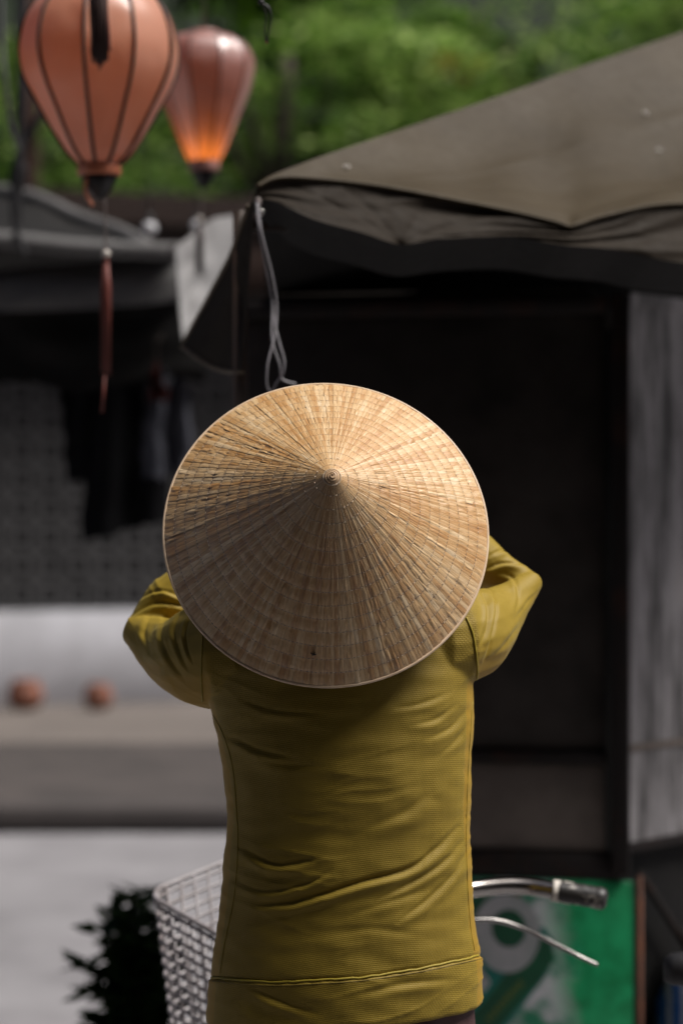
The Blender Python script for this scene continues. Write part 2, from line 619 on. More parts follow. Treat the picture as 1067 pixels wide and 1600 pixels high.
M['garment_red'] = plain('dark_red_cotton', (0.030, 0.006, 0.005), None, 9, 0.9, spec=0.1)
M['asphalt'] = plain('pale_worn_road', (0.25, 0.242, 0.25), (0.175, 0.168, 0.175), 2.6, 0.8, bump=0.3, bscale=120)
M['pavement'] = plain('brown_pavement', (0.070, 0.058, 0.053), (0.034, 0.029, 0.027), 2.4, 0.8, bump=0.3, bscale=90)
M['pavement_pale'] = plain('dusty_ledge', (0.15, 0.128, 0.112), (0.11, 0.094, 0.083), 1.8, 0.8)
M['kerb'] = plain('dirty_kerb', (0.06, 0.050, 0.047), (0.04, 0.034, 0.032), 4, 0.8)
M['ground'] = plain('bare_ground', (0.16, 0.145, 0.13), (0.12, 0.11, 0.10), 0.6, 0.9)
M['plaster'] = plain('white_plaster', (0.55, 0.55, 0.58), (0.36, 0.355, 0.37), 2.6, 0.85, stops=(0.42, 0.8))
M['block'] = plain('grey_concrete_block', (0.085, 0.083, 0.084), (0.058, 0.057, 0.058), 3, 0.85)
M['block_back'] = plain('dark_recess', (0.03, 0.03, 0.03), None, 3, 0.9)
M['timber'] = plain('brown_fascia', (0.035, 0.019, 0.014), (0.020, 0.012, 0.010), 3, 0.8, stretch=(0.4, 3, 3), spec=0.2)
M['roof_tile'] = plain('dark_roof_tile', (0.030, 0.017, 0.013), (0.017, 0.011, 0.009), 4, 0.85, spec=0.2)
M['terracotta'] = plain('terracotta', (0.26, 0.095, 0.055), (0.17, 0.07, 0.045), 9, 0.8)
M['soil'] = plain('soil', (0.03, 0.022, 0.016), None, 40, 0.95)
M['bark'] = plain('bark', (0.075, 0.055, 0.040), (0.04, 0.03, 0.024), 6, 0.9, stretch=(4, 4, 0.6), bump=0.5, bscale=30)


def foliage(name, c1, c2, c3, fac=0.42, scale=0.9):
    t = NT(name)
    g = t.n('ShaderNodeNewGeometry')
    rnd = g.outputs['Random Per Island']
    big = t.noise(t.coord(), scale, 3)
    val = t.math('ADD', t.math('MULTIPLY', rnd, 0.35), t.math('MULTIPLY', big, 0.65))
    col = t.ramp(val, [(0.30, c1), (0.47, c2), (0.68, c3)])
    t.done(col, 0.55, 0, 0.15)
    tl = t.n('ShaderNodeBsdfTranslucent')
    t.l(t.mix(0.5, col, (0.12, 0.26, 0.015)), tl.inputs[0])
    mx = t.n('ShaderNodeMixShader'); mx.inputs[0].default_value = fac
    t.l(t.b.outputs[0], mx.inputs[1]); t.l(tl.outputs[0], mx.inputs[2]); t.l(mx.outputs[0], t.out.inputs[0])
    return t.m


M['leaves_mid'] = foliage('mid_green_leaves', (0.010, 0.030, 0.008), (0.085, 0.180, 0.032), (0.52, 0.66, 0.22))
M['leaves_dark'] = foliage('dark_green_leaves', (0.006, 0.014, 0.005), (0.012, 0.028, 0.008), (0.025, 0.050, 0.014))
M['leaves_rust'] = foliage('rust_leaves', (0.16, 0.05, 0.015), (0.22, 0.075, 0.02), (0.26, 0.11, 0.03))
M['leaves_pot'] = foliage('glossy_dark_leaves', (0.006, 0.016, 0.006), (0.014, 0.034, 0.010), (0.040, 0.080, 0.022), 0.12, 8)
M['leaves_moss'] = foliage('moss_leaves', (0.08, 0.10, 0.02), (0.12, 0.14, 0.03), (0.20, 0.20, 0.05))

# ================================================================== SETTING
def flat(name, x0, x1, y0, y1, z, mat, kind='structure', n=1):
    v, f, uv = sheet(lambda u, t: (x0 + (x1 - x0) * u, y0 + (y1 - y0) * t, z), n, n)
    return tag(part(name, (v, f), mat, None, False), kind=kind)


flat('ground', -400, 400, -300, 500, -0.02, M['ground'])
flat('road', -60, 60, -8, 10.9, 0.0, M['asphalt'], n=4)
k = part('kerb', box((0, 11.02, 0.05), (120, 0.2, 0.15), 0, 0.02), M['kerb'])
tag(k, kind='structure')
pv = part('pavement', box((0, 14.0, 0.05), (120, 5.75, 0.13), 0, 0.01), M['pavement'])
tag(pv, kind='structure')

v, f, _ = sheet(lambda u, t: (-60 + 120 * u, 13.9 + 5.0 * t, 0.1195), 1, 1)
ps = part('pavement_strip', (v, f), M['pavement_pale'], None, False)
tag(ps, kind='structure')
# far building across the road: plinth, breeze-block wall, fascia, eave
BD = 16.9
bld = empty('low_building', (-1.9, BD, 0), 'long low building with white plinth and grey breeze-block wall across the road', 'building')
zt = 0.765
part('plinth', box((0, BD, zt / 2), (26, 0.30, zt), 0, 0.01), M['plaster'], bld)
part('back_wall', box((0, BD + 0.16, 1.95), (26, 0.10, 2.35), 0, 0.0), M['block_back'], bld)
# one breeze block: square frame with a cross bar
def breeze():
    mb = MB()
    s, d = 0.20, 0.14
    for dx, dz, sx, sz in ((-0.083, 0, 0.030, 0.196), (0.083, 0, 0.030, 0.196), (0, 0.083, 0.134, 0.030), (0, -0.083, 0.134, 0.030)):
        mb.add(box((dx, 0, dz), (sx, d, sz), 0, 0.0))
    mb.add(lathe([(0.045, -0.06), (0.045, 0.06)], (0, 0, 0), 8, (0, 1, 0)))
    return to_mesh('breeze_block', mb.v, mb.f, False)


bme = breeze()
for i in range(15):
    for j in range(11):
        o = link('breeze_block', bme, M['block'], bld)
        o.location = (-3.25 + i * 0.2, BD - 0.005 + random.uniform(-0.006, 0.006), zt + 0.11 + j * 0.2)
part('wall_panel', box((6.5, BD - 0.02, 1.95), (13.0, 0.2, 2.3), 0, 0.01), M['block'], bld)
part('wall_panel', box((-8.3, BD - 0.02, 1.95), (9.9, 0.2, 2.3), 0, 0.01), M['block'], bld)
part('fascia', box((0, BD - 0.55, 3.17), (26, 0.12, 0.36), 0, 0.01), M['timber'], bld)
part('soffit', box((0, BD - 0.2, 3.05), (26, 0.6, 0.06), 0, 0.0), M['timber'], bld)
# roof of tile courses
rf = part('roof', sheet(lambda u, t: (-13 + 26 * u, BD - 0.65 + 2.65 * t, 3.36 + 0.58 * t), 4, 4)[:2], M['roof_tile'], bld, False)
for c in range(10):
    t0 = c / 10
    link('tile_course', to_mesh('tile_course', *box((0, BD - 0.65 + 2.65 * t0 + 0.13, 3.38 + 0.58 * t0 + 0.03), (26, 0.25, 0.03), 0, 0.01)), M['roof_tile'], rf)
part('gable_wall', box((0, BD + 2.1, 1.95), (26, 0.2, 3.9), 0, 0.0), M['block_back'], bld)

bld.rotation_euler = (0, 0, R(20))
# rust-coloured pots by the plinth
def pot(c, r, h, label, group=None):
    e = empty('terracotta_pot', c, label, 'pot', group)
    part('pot_body', lathe([(r * 0.60, 0), (r * 0.82, h * 0.15), (r * 1.0, h * 0.42), (r * 0.98, h * 0.62), (r * 0.78, h * 0.86), (r * 0.72, h * 0.92), (r * 0.80, h), (r * 0.66, h), (r * 0.62, h * 0.86)], c, 20), M['terracotta'], e)
    part('soil', lathe([(r * 0.64, h * 0.88), (r * 0.3, h * 0.90)], c, 16), M['soil'], e)
    return e


for (px, py, r, h, lab) in ((40, 1112, 0.125, 0.20, 'bigger rust red terracotta pot by the white plinth across the road'),
                            (154, 1112, 0.10, 0.17, 'smaller rust red terracotta pot by the white plinth across the road')):
    p = P(px, py, BD - 0.62); p.z = 0.12
    pot(p, r, h, lab, 'pots along the white plinth')

# unseen house block, added behind the camera to cut sky fill
hs = empty('sky_block_house', (-3, -5, 0), 'unseen dark house block added behind the viewer to cut sky fill', 'house')
part('wall', box((-3.0, -5.2, 4.0), (24, 3.0, 8.0), 0, 0.02), M['timber'], hs)
part('roof', box((-3.0, -5.0, 8.1), (24.6, 4.2, 0.25), 0, 0.02), M['roof_tile'], hs)
part('door', box((-3.2, -3.67, 1.2), (1.6, 0.06, 2.4), 0, 0.01), M['kiosk'], hs)
for wx in (-11, -8, -5, -2, 1, 4):
    part('window', box((wx, -3.67, 4.6), (1.1, 0.06, 1.5), 0, 0.01), M['kiosk'], hs)
sa = empty('shade_awning', (-2.6, -0.5, 0), 'unseen dark awning added above the viewer to shade the ground and block sky', 'awning')  # added out of view to shade the near ground and hold back sky
part('shade_canvas', sheet(lambda u, t: (-6.5 + 11.0 * u, -3.6 + 5.5 * t, 3.3 - 0.35 * t + 0.03 * math.sin(u * 20) + 0.02 * nz(u * 6, t * 6)), 24, 12)[:2], M['tarp_dark'], sa)
part('added_front_bar', tube([(-6.5, 1.9, 2.94), (4.5, 1.9, 2.94)], 0.02, 8), M['pole'], sa)
for ax_ in (-6.45, -2.7, 4.45):
    part('added_strut', tube([(ax_, 1.88, 2.93), (ax_, -3.66, 2.3)], 0.018, 8), M['pole'], sa)

# trees behind the building
def tree(x, y, h, zc, rx, ry, rz, mat, n, label, ls=0.13, seed=0, extra=None):
    rg = np.random.default_rng(seed)
    e = empty('broadleaf_tree', (x, y, 0), label, 'tree', 'trees behind the low building')
    pts = [Vector((x, y, 0)), Vector((x + 0.1, y, zc * 0.4)), Vector((x - 0.1, y + 0.1, zc * 0.8)), Vector((x, y, zc + rz * 0.4))]
    tr = MB().add(tube(catmull(pts, 5), [0.22, 0.17, 0.13, 0.06], 10))
    for a in range(6):
        an = a * 1.05 + seed
        q = Vector((x + math.cos(an) * rx * 0.6, y + math.sin(an) * ry * 0.6, zc + rz * (0.1 + 0.4 * ((a * 37) % 5) / 5)))
        tr.add(tube(catmull([pts[2] + Vector((0, 0, -0.2 + 0.1 * a)), pts[2].lerp(q, 0.5) + Vector((0, 0, 0.15)), q], 4), [0.07, 0.02], 6))
    tr.build('trunk', M['bark'], e)
    # crown: drooping sprays of leaves gathered in clumps
    n *= 2
    ncl = n // 620
    V = np.zeros((n * 4, 3)); k = 0
    for c in range(ncl):
        d = rg.normal(size=3); d /= np.linalg.norm(d)
        rr = rg.uniform(0.45, 1.0) ** 0.5
        cc = np.array([x + d[0] * rx * rr, y + d[1] * ry * rr, zc + d[2] * rz * rr])
        cs = rg.uniform(0.26, 0.48)
        for _ in range(480):
            o = rg.normal(size=3) * np.array([cs, cs, cs * 0.17])
            o[2] -= 0.35 * (o[0] ** 2 + o[1] ** 2) / cs
            pth = cc + o
            a = rg.uniform(0, 6.283)
            dirv = np.array([math.cos(a), math.sin(a), rg.uniform(-0.7, 0.1)])
            dirv /= np.linalg.norm(dirv)
            nv = np.array([rg.normal() * 0.5, rg.normal() * 0.5, 1.0])
            sd = np.cross(dirv, nv); sd /= np.linalg.norm(sd)
            L = ls * rg.uniform(0.6, 1.2); W = L * 0.42
            V[k] = pth; V[k + 1] = pth + dirv * L * 0.5 + sd * W * 0.5; V[k + 2] = pth + dirv * L; V[k + 3] = pth + dirv * L * 0.5 - sd * W * 0.5
            k += 4
    V = V[:k]
    F = np.arange(k).reshape(-1, 4)
    part('crown', (V.tolist(), F.tolist()), mat, e, False)
    return e


TD = 23.0
tree(-3.4, TD, 6, 4.9, 1.7, 1.4, 1.6, M['leaves_mid'], 7200, 'mid green tree rising behind the dark post and pale cloth', seed=1)
tree(-0.5, TD - 0.3, 6, 5.1, 1.7, 1.3, 1.6, M['leaves_mid'], 9000, 'bright mid green tree rising straight behind the lanterns', seed=2)
tree(1.6, TD + 0.1, 6, 5.3, 1.6, 1.3, 1.6, M['leaves_mid'], 9000, 'mid green tree with rust brown spray, rising above the olive tent', seed=3)
tree(3.6, TD, 6, 5.4, 1.6, 1.3, 1.5, M['leaves_mid'], 7200, 'mid green tree above the raised right end of the olive tent', seed=4)
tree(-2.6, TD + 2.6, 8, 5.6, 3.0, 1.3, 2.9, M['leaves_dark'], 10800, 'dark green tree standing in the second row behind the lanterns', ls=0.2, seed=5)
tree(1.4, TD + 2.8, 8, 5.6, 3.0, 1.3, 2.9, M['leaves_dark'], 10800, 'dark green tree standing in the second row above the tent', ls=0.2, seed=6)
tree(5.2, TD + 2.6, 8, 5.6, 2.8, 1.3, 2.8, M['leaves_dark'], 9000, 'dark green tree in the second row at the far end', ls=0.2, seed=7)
rs = P(710, 95, TD - 1.6)
rl = MB()
for i in range(34):
    p = rs + Vector((random.gauss(0, 0.13), random.gauss(0, 0.1), random.gauss(0, 0.07)))
    a = random.uniform(0, 6.28); d = Vector((math.cos(a), math.sin(a), -0.4)) * 0.12; s = d.cross(Vector((0, 0.4, 1))).normalized() * 0.03
    rl.add(([p, p + d * 0.5 + s, p + d, p + d * 0.5 - s], [(0, 1, 2, 3)]))
rl.build('dead_leaves', M['leaves_rust'], bpy.data.objects['broadleaf_tree.002'], False, 'stuff')
# wooded slope closing the view behind the trees
hv, hf, _ = sheet(lambda u, t: (-40 + 80 * u, 26.5 + 14 * t + 1.5 * nz(u * 9, t * 3, 1), -0.03 + 15 * t ** 0.8 + 1.2 * nz(u * 14, t * 5, 2) * (t > 0.01)), 60, 20)
hill = part('hill', (hv, hf), plain('wooded_slope', (0.006, 0.012, 0.005), (0.012, 0.022, 0.008), 1.2, 0.9), None)
tag(hill, kind='structure')

# ================================================================== LEFT STALL : awning, cloths, garments
AD = 6.9
aw = empty('stall_awning', (P(80, 400, AD).x, AD, 0), 'black stall awning with pale grey front edge and grey valance, by the dark post', 'awning')


def edge_cloth(pts, w, th, name, mat, n=8):
    """rounded roll of cloth along pts"""
    c = catmull(pts, n)
    v, f = tube(c, w, 12, flat=th)
    return part(name, (v, f), mat, aw)


edge_cloth([P(-320, 362, AD), P(-150, 368, AD), P(0, 374, AD), P(120, 386, AD), P(200, 390, AD), P(283, 393, AD)], 0.024, 1.0, 'front_edge', M['tarp_grey'])
edge_cloth([P(-320, 300, AD + 0.7), P(-100, 295, AD + 0.7), P(0, 300, AD + 0.6), P(60, 312, AD + 0.5), P(125, 342, AD + 0.4), P(185, 362, AD + 0.25), P(230, 386, AD + 0.05)], 0.022, 1.1, 'folded_hem', M['tarp_grey'])
top = catmull([P(-320, 300, AD + 0.7), P(-100, 295, AD + 0.7), P(0, 305, AD + 0.6), P(60, 318, AD + 0.5), P(125, 347, AD + 0.4), P(185, 368, AD + 0.25), P(283, 392, AD + 0.05)], 4)
bot = catmull([P(-320, 362, AD), P(-150, 366, AD), P(0, 372, AD), P(60, 378, AD), P(120, 384, AD), P(200, 389, AD), P(283, 393, AD)], 4)


def lerp_strip(a, b, m=6, wob=0.0):
    n = len(a) - 1
    return sheet(lambda u, t: a[min(n, round(u * n))].lerp(b[min(n, round(u * n))], t) + Vector((0, 0, wob * nz(u * 7, t * 3))), n, m)[:2]


part('roof_sheet', lerp_strip(top, bot, 5, 0.02), M['tarp_dark'], aw)
# back of the roof going down behind, and the hanging valance set back under the edge
bk = [p + Vector((0, 1.6, -0.25)) for p in top]
part('roof_sheet', lerp_strip(top, bk, 5, 0.02), M['tarp_dark'], aw)
vt = catmull([P(-320, 425, AD + 0.12), P(-60, 424, AD + 0.12), P(60, 415, AD + 0.12), P(170, 406, AD + 0.12), P(281, 400, AD + 0.12)], 8)
vb = catmull([P(-320, 490, AD + 0.10), P(-60, 489, AD + 0.10), P(60, 487, AD + 0.09), P(170, 482, AD + 0.09), P(281, 472, AD + 0.10)], 8)


def val(u, t):
    n = len(vt) - 1
    a = vt[min(n, round(u * n))]; b = vb[min(n, round(u * n))]
    p = a.lerp(b, t)
    p.y -= 0.05 * math.sin(t * math.pi * 0.75) + 0.012 * nz(u * 12 + t * 3, t * 2)
    return p


part('valance', sheet(val, len(vt) - 1, 10)[:2], M['tarp_grey'], aw)
part('shade_sheet', sheet(lambda u, t: P(-320 + 640 * u, 470 + (600 + 30 * nz(u * 5, 0) - 470) * t, AD + 0.5 + 0.03 * nz(u * 8, t * 3)), 24, 10)[:2], M['tarp_dark'], aw)  # black sheet standing in for the shade under the awning
for px in (-250, 374):
    p = P(px, 400, AD + 0.66)
    part('pole', tube([Vector((p.x, p.y, 0)), p], 0.016, 8), M['pole'], aw)

# pale tarp end hanging between the two stalls
pt = empty('hanging_tarp', P(330, 440, 5.9), 'pale grey tarp end hanging to a point between the two stalls', 'tarp')


def palet(u, t):
    ax = [P(274, 384, 5.8), P(277, 430, 5.8), P(281, 490, 5.8), P(287, 540, 5.8)]
    bx = [P(386, 332, 6.1), P(384, 400, 6.1), P(380, 470, 6.1), P(300, 545, 5.85)]
    a = ax[0].lerp(ax[1], t * 3) if t < 1 / 3 else (ax[1].lerp(ax[2], t * 3 - 1) if t < 2 / 3 else ax[2].lerp(ax[3], t * 3 - 2))
    b = bx[0].lerp(bx[1], t * 3) if t < 1 / 3 else (bx[1].lerp(bx[2], t * 3 - 1) if t < 2 / 3 else bx[2].lerp(bx[3], t * 3 - 2))
    p = a.lerp(b, u)
    p.y += 0.025 * math.sin(u * 9 + t * 2) + 0.02 * nz(u * 5, t * 5)
    if t < 0.02: p.z += 0.02 * math.sin(u * math.pi)
    return p


part('tarp_cloth', sheet(palet, 16, 16)[:2], M['tarp_pale'], pt)
part('tie_rope', tube([P(274, 384, 5.8), P(262, 392, 6.3), P(250, 393, 6.88)], 0.004, 6), M['cord'], pt)

# hanging garments in the shade
def garment(name, c, w, h, mat, label, sleeve=True, lean=0.0, slope=0.0):
    e = empty(name, c, label, 'garment', None)
    def body(u, t):
        ww = w * (0.5 + 0.5 * min(1, t * 5)) if t < 0.2 else w * (1 + 0.12 * (t - 0.2))
        x = (u - 0.5) * ww + 0.018 * nz(t * 5, h * 7, u * 1.2) * min(1, t * 4)
        return Vector(c) + Vector((x + lean * t, 0.03 * math.sin(u * 11 + t * 2) + 0.02 * nz(u * 4, t * 4, w), -h * t - slope * (u - 0.5) * t - (0.03 * abs(u - 0.5) * (1 - t)) - 0.02 * nz(u * 6, 1, h) * t))
    part('garment_body', sheet(body, 14, 14)[:2], mat, e)
    if sleeve:
        for s in (-1, 1):
            a = Vector(c) + Vector((s * w * 0.45, 0, -h * 0.08))
            part('sleeve', tube([a, a + Vector((s * 0.08, 0.01, -h * 0.25)), a + Vector((s * 0.10, 0.0, -h * 0.5))], [0.05, 0.055, 0.045], 10, flat=0.5), mat, e)
    part('hanger_hook', tube([Vector(c) + Vector((0, 0.0, -0.01)), Vector(c) + Vector((0, 0.0, 0.06)), Vector(c) + Vector((0.015, 0.0, 0.08))], 0.003, 6), M['pole'], e)
    return e


GD = 7.56
garment('hanging_jacket', P(196, 556, GD), 0.25, 0.545, M['garment_black'], 'long black garment reaching lowest under the dark awning left of the hat', False, 0.0, -0.06)
garment('hanging_jacket', P(158, 560, GD + 0.06), 0.27, 0.40, M['garment_black'], 'broad black garment hanging at the outer end of the row under the awning', False, 0.03, 0.05)
garment('hanging_shirt', P(262, 575, GD - 0.13), 0.155, 0.33, M['garment_slate'], 'slate grey garment hanging in shade just left of the straw hat', False)
garment('hanging_scarf', P(246, 565, GD - 0.2), 0.05, 0.12, M['garment_red'], 'small dark red cloth hanging above the slate grey garment', False)
part('rail_pole', tube([P(-300, 550, GD), P(420, 550, GD)], 0.012, 8), M['rubber'], aw)

# dark timber post with black cables
pp = P(42, 300, 19.5)
po = empty('timber_post', (pp.x, pp.y, 0), 'tall dark brown timber post behind the nearer lantern', 'post')
part('post_shaft', tube([Vector((pp.x, pp.y, 0)), Vector((pp.x + 0.01, pp.y, 4.2)), Vector((pp.x - 0.01, pp.y, 8.2))], [0.10, 0.095, 0.085], 12), M['post'], po)
part('brace', tube([P(38, 235, 19.4), P(66, 180, 19.3)], 0.045, 8), M['post'], po)
cb = empty('cable_bundle', P(30, 230, 6.2), 'looped black cable bundle hanging down in front of the post', 'cable')
for i, pts in enumerate(([(32, -30), (30, 60), (35, 150), (30, 230), (28, 275), (22, 320), (26, 360), (40, 400)],
                         [(38, -30), (34, 80), (30, 170), (34, 240), (26, 290), (30, 330), (24, 380)],
                         [(68, 172), (55, 195), (40, 215), (32, 240), (20, 280), (30, 300), (38, 270), (30, 240)])):
    part('cable', tube(catmull([P(x, y, 6.2 + 0.01 * i) for x, y in pts], 6), 0.009, 8), M['black_cable'], cb)
gc = part('grey_wire', tube(catmull([P(2, -40, 5.6), P(4, 60, 5.6), P(10, 140, 5.6), P(20, 200, 5.7), P(30, 232, 6.1)], 8), 0.006, 8), M['grey_cable'])
tag(gc, 'slack grey wire hanging along the left of the nearer lantern', 'wire')

# ================================================================== RIGHT : kiosk under the tent
KD = 5.0
kc = P(978, 800, KD)
ki = empty('stall_kiosk', (kc.x - 0.35, KD + 0.4, 0), 'dark boarded kiosk with green printed sheet standing under the olive tent', 'kiosk')
KX0, KX1 = -0.22, kc.x                        # front face runs from KX0 to KX1; left end a little farther off
KYL, KYR = KD + 0.16, KD


def kf(x):                                    # y of the front face at x
    return KYL + (KYR - KYL) * (x - KX0) / (KX1 - KX0)


krot = math.atan2(KYR - KYL, KX1 - KX0)
def fpanel(name, x0, x1, z0, z1, th, out, mat, parent=None, bev=0.004):
    xc = (x0 + x1) / 2
    return part(name, box((xc, kf(xc) - out + th / 2, (z0 + z1) / 2), (x1 - x0, th, z1 - z0), krot, bev), mat, parent or ki)


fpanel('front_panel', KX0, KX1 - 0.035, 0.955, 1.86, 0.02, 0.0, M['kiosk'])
fpanel('rail', KX0, KX1 - 0.030, 0.925, 0.955, 0.04, 0.015, M['rail'])
fpanel('front_board', KX0, KX1 - 0.035, 0.745, 0.925, 0.02, 0.0, M['kiosk_low'])
fpanel('rail', KX0, KX1 - 0.002, 0.692, 0.745, 0.04, 0.012, M['rail'])
fpanel('top_rail', KX0, KX1 - 0.030, 1.86, 1.895, 0.05, 0.02, M['rail'])
part('corner_post', box((KX1 - 0.012, KD - 0.005, 1.30), (0.036, 0.036, 1.20), krot, 0.003), M['rail'], ki)
gs = fpanel('printed_sheet', KX0, KX1 + 0.022, 0.02, 0.688, 0.006, 0.012, M['print'])
part('sheet_edge', tube([Vector((KX1 + 0.026, KD - 0.016, 0.0)), Vector((KX1 + 0.026, KD - 0.016, 0.70))], 0.006, 8), M['rust'], ki)
# printed shapes on the sheet (flat print, a couple of millimetres proud)
def pr(px, py, k):
    p = P(px, py, KD)
    return Vector((p.x, kf(p.x) - 0.016 - 0.002 * k, p.z))


def poly(name, pts, k, mat):
    v = [pr(x, y, k) for x, y in pts]
    return part(name, (v, [tuple(range(len(v)))]), mat, gs, False)


ring = []
cxy, N = (792, 1462), 40
ro, ri = (52, 62), (27, 30)
vv = [pr(cxy[0] + ro[0] * math.cos(a), cxy[1] + ro[1] * math.sin(a), 2) for a in np.linspace(0, 2 * math.pi, N, False)] + \
     [pr(cxy[0] + 4 + ri[0] * math.cos(a), cxy[1] - 8 + ri[1] * math.sin(a), 2) for a in np.linspace(0, 2 * math.pi, N, False)]
ff = [(i, (i + 1) % N, N + (i + 1) % N, N + i) for i in range(N)]
poly('printed_shape', [(740, 1500), (790, 1470), (850, 1450), (866, 1475), (858, 1520), (800, 1600), (760, 1660), (690, 1760), (690, 1600)], 0, M['print_teal'])
poly('printed_bottle', [(766, 1560), (838, 1462), (862, 1475), (866, 1500), (848, 1530), (790, 1602), (720, 1690), (690, 1650)], 1, M['print_green'])
part('printed_ring', (vv, ff), M['print_ring'], gs, False)
poly('printed_centre', [(cxy[0] + 4 + 26 * math.cos(a), cxy[1] - 8 + 29 * math.sin(a)) for a in np.linspace(0, 2 * math.pi, 24, False)], 1, M['print_green'])
poly('printed_shape', [(715, 1395), (760, 1390), (765, 1415), (735, 1440), (715, 1440)], 1, M['print_green'])
poly('printed_shape', [(785, 1395), (815, 1398), (812, 1415), (790, 1418)], 1, M['print_olive'])
poly('printed_shape', [(738, 1520), (752, 1516), (768, 1540), (758, 1556), (738, 1556)], 2, M['print_ring'])
# the illegible yellow lettering along the bottle
lt = MB()
for i in range(9):
    a = Vector((765, 1598)).lerp(Vector((814, 1540)), i / 8)
    t = (Vector((49, -58))).normalized(); n = Vector((t.y, -t.x))
    for s in (-1, 1):
        c = a + t * s * 1.8
        q = [c + n * 4.5 - t * 0.8, c + n * 4.5 + t * 0.8, c - n * 4.5 + t * 0.8, c - n * 4.5 - t * 0.8]
        lt.add(([pr(x, y, 3) for x, y in q], [(0, 1, 2, 3)]))
    q = [a + n * 4.5 - t * 2.4, a + n * 4.5 + t * 2.4, a + n * 3 + t * 2.4, a + n * 3 - t * 2.4]
    lt.add(([pr(x, y, 3.4) for x, y in q], [(0, 1, 2, 3)]))
lt.build('printed_lettering', M['print_yellow'], gs, False)

# receding weathered side of the kiosk
sx = Vector((0.52, 0.60, 0)).normalized()
def side(name, d0, d1, z0, z1, off, mat, dz=0.0):
    a = Vector((KX1 + 0.006, KD + 0.012, 0)); nrm = Vector((sx.y, -sx.x, 0)) * off
    mb = MB()
    th = Vector((-sx.y, sx.x, 0)) * 0.02
    q = [a + sx * d0 + nrm, a + sx * d1 + nrm]
    v = []
    for (p) in (q[0], q[1]):
        for z in (z0, z1):
            v.append(p + Vector((0, 0, z))); v.append(p + th + Vector((0, 0, z)))
    f = [(0, 4, 6, 2), (1, 3, 7, 5), (0, 2, 3, 1), (4, 5, 7, 6), (2, 6, 7, 3), (0, 1, 5, 4)]
    return part(name, (v, f), mat, ki, False)


side('side_sheet', 0.0, 0.9, 0.965, 1.895, 0.0, M['weathered'])
side('side_sheet', 0.0, 0.9, 0.762, 0.955, 0.0, M['weathered'])
side('side_rail', 0.0, 0.9, 0.745, 0.764, 0.006, M['rail'])
side('side_rail', 0.0, 0.9, 0.953, 0.967, 0.004, M['kiosk_low'])
side('side_rail', 0.0, 0.9, 1.88, 1.905, 0.006, M['weathered'])
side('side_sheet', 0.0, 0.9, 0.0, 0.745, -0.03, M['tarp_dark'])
for z0, z1 in ((0.70, 0.20), (0.20, 0.70)):
    a = Vector((KX1 + 0.03, KD + 0.03, z0)); b = a + sx * 0.5; b.z = z1
    part('brace', tube([a, b], 0.008, 6), M['rail'], ki)
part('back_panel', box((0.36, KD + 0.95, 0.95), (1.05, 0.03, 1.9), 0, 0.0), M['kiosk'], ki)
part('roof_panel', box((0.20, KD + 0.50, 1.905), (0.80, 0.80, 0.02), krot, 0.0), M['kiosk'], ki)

# striped sack standing behind the saddle
sk = P(1040, 1560, 5.15)
so = empty('plastic_sack', (sk.x + 0.02, sk.y, 0), 'blue and white striped plastic sack standing beside the kiosk corner', 'sack')
mb = MB()
prof = [(0.10, 0.0), (0.125, 0.05), (0.125, 0.25), (0.115, 0.42), (0.08, 0.50), (0.05, 0.53), (0.055, 0.575)]
v, f = lathe(prof, (sk.x + 0.09, sk.y - 0.05, 0.0), 24)
v = [Vector(p) + Vector((0.012 * nz(p[0] * 20, p[1] * 20, p[2] * 9), 0.012 * nz(p[1] * 20, p[2] * 9, 3), 0)) for p in v]
part('sack_body', (v, f), M['sack'], so)

# ================================================================== TENT
te = empty('market_tent', (0.6, 4.6, 0), 'olive brown tarpaulin tent with sagging front edge, over the kiosk', 'tent')
eave = [(402, 291, 3.80), (435, 278, 3.82), (500, 280, 3.86), (600, 292, 3.92), (700, 311, 3.97), (800, 331, 4.00), (870, 348, 4.01), (888, 354, 4.01), (906, 349, 4.02), (950, 336, 4.07), (1067, 318, 4.16), (1300, 332, 4.4), (1650, 350, 4.8)]
hip = [(405, 285, 3.82), (440, 265, 3.92), (520, 238, 4.05), (600, 211, 4.18), (700, 177, 4.34), (800, 143, 4.5), (870, 117, 4.61), (888, 110, 4.63), (906, 104, 4.66), (950, 89, 4.72), (1067, 49, 4.9), (1300, -30, 5.3), (1650, -150, 5.9)]
eP = [P(*q) for q in eave]; hP = [P(*q) for q in hip]
eC = catmull(eP, 12); hC = catmull(hP, 12)
# keep the crease in the eave where the cloth is pulled down
nE = len(eC) - 1
n2 = len(eC)

def smooth_line(c, k=26):
    return [sum((c[min(len(c) - 1, max(0, i + d))] for d in range(-min(k, i, len(c) - 1 - i), min(k, i, len(c) - 1 - i) + 1)), Vector()) / (2 * min(k, i, len(c) - 1 - i) + 1) for i in range(len(c))]


eS, hS = smooth_line(eC), smooth_line(hC, 14)


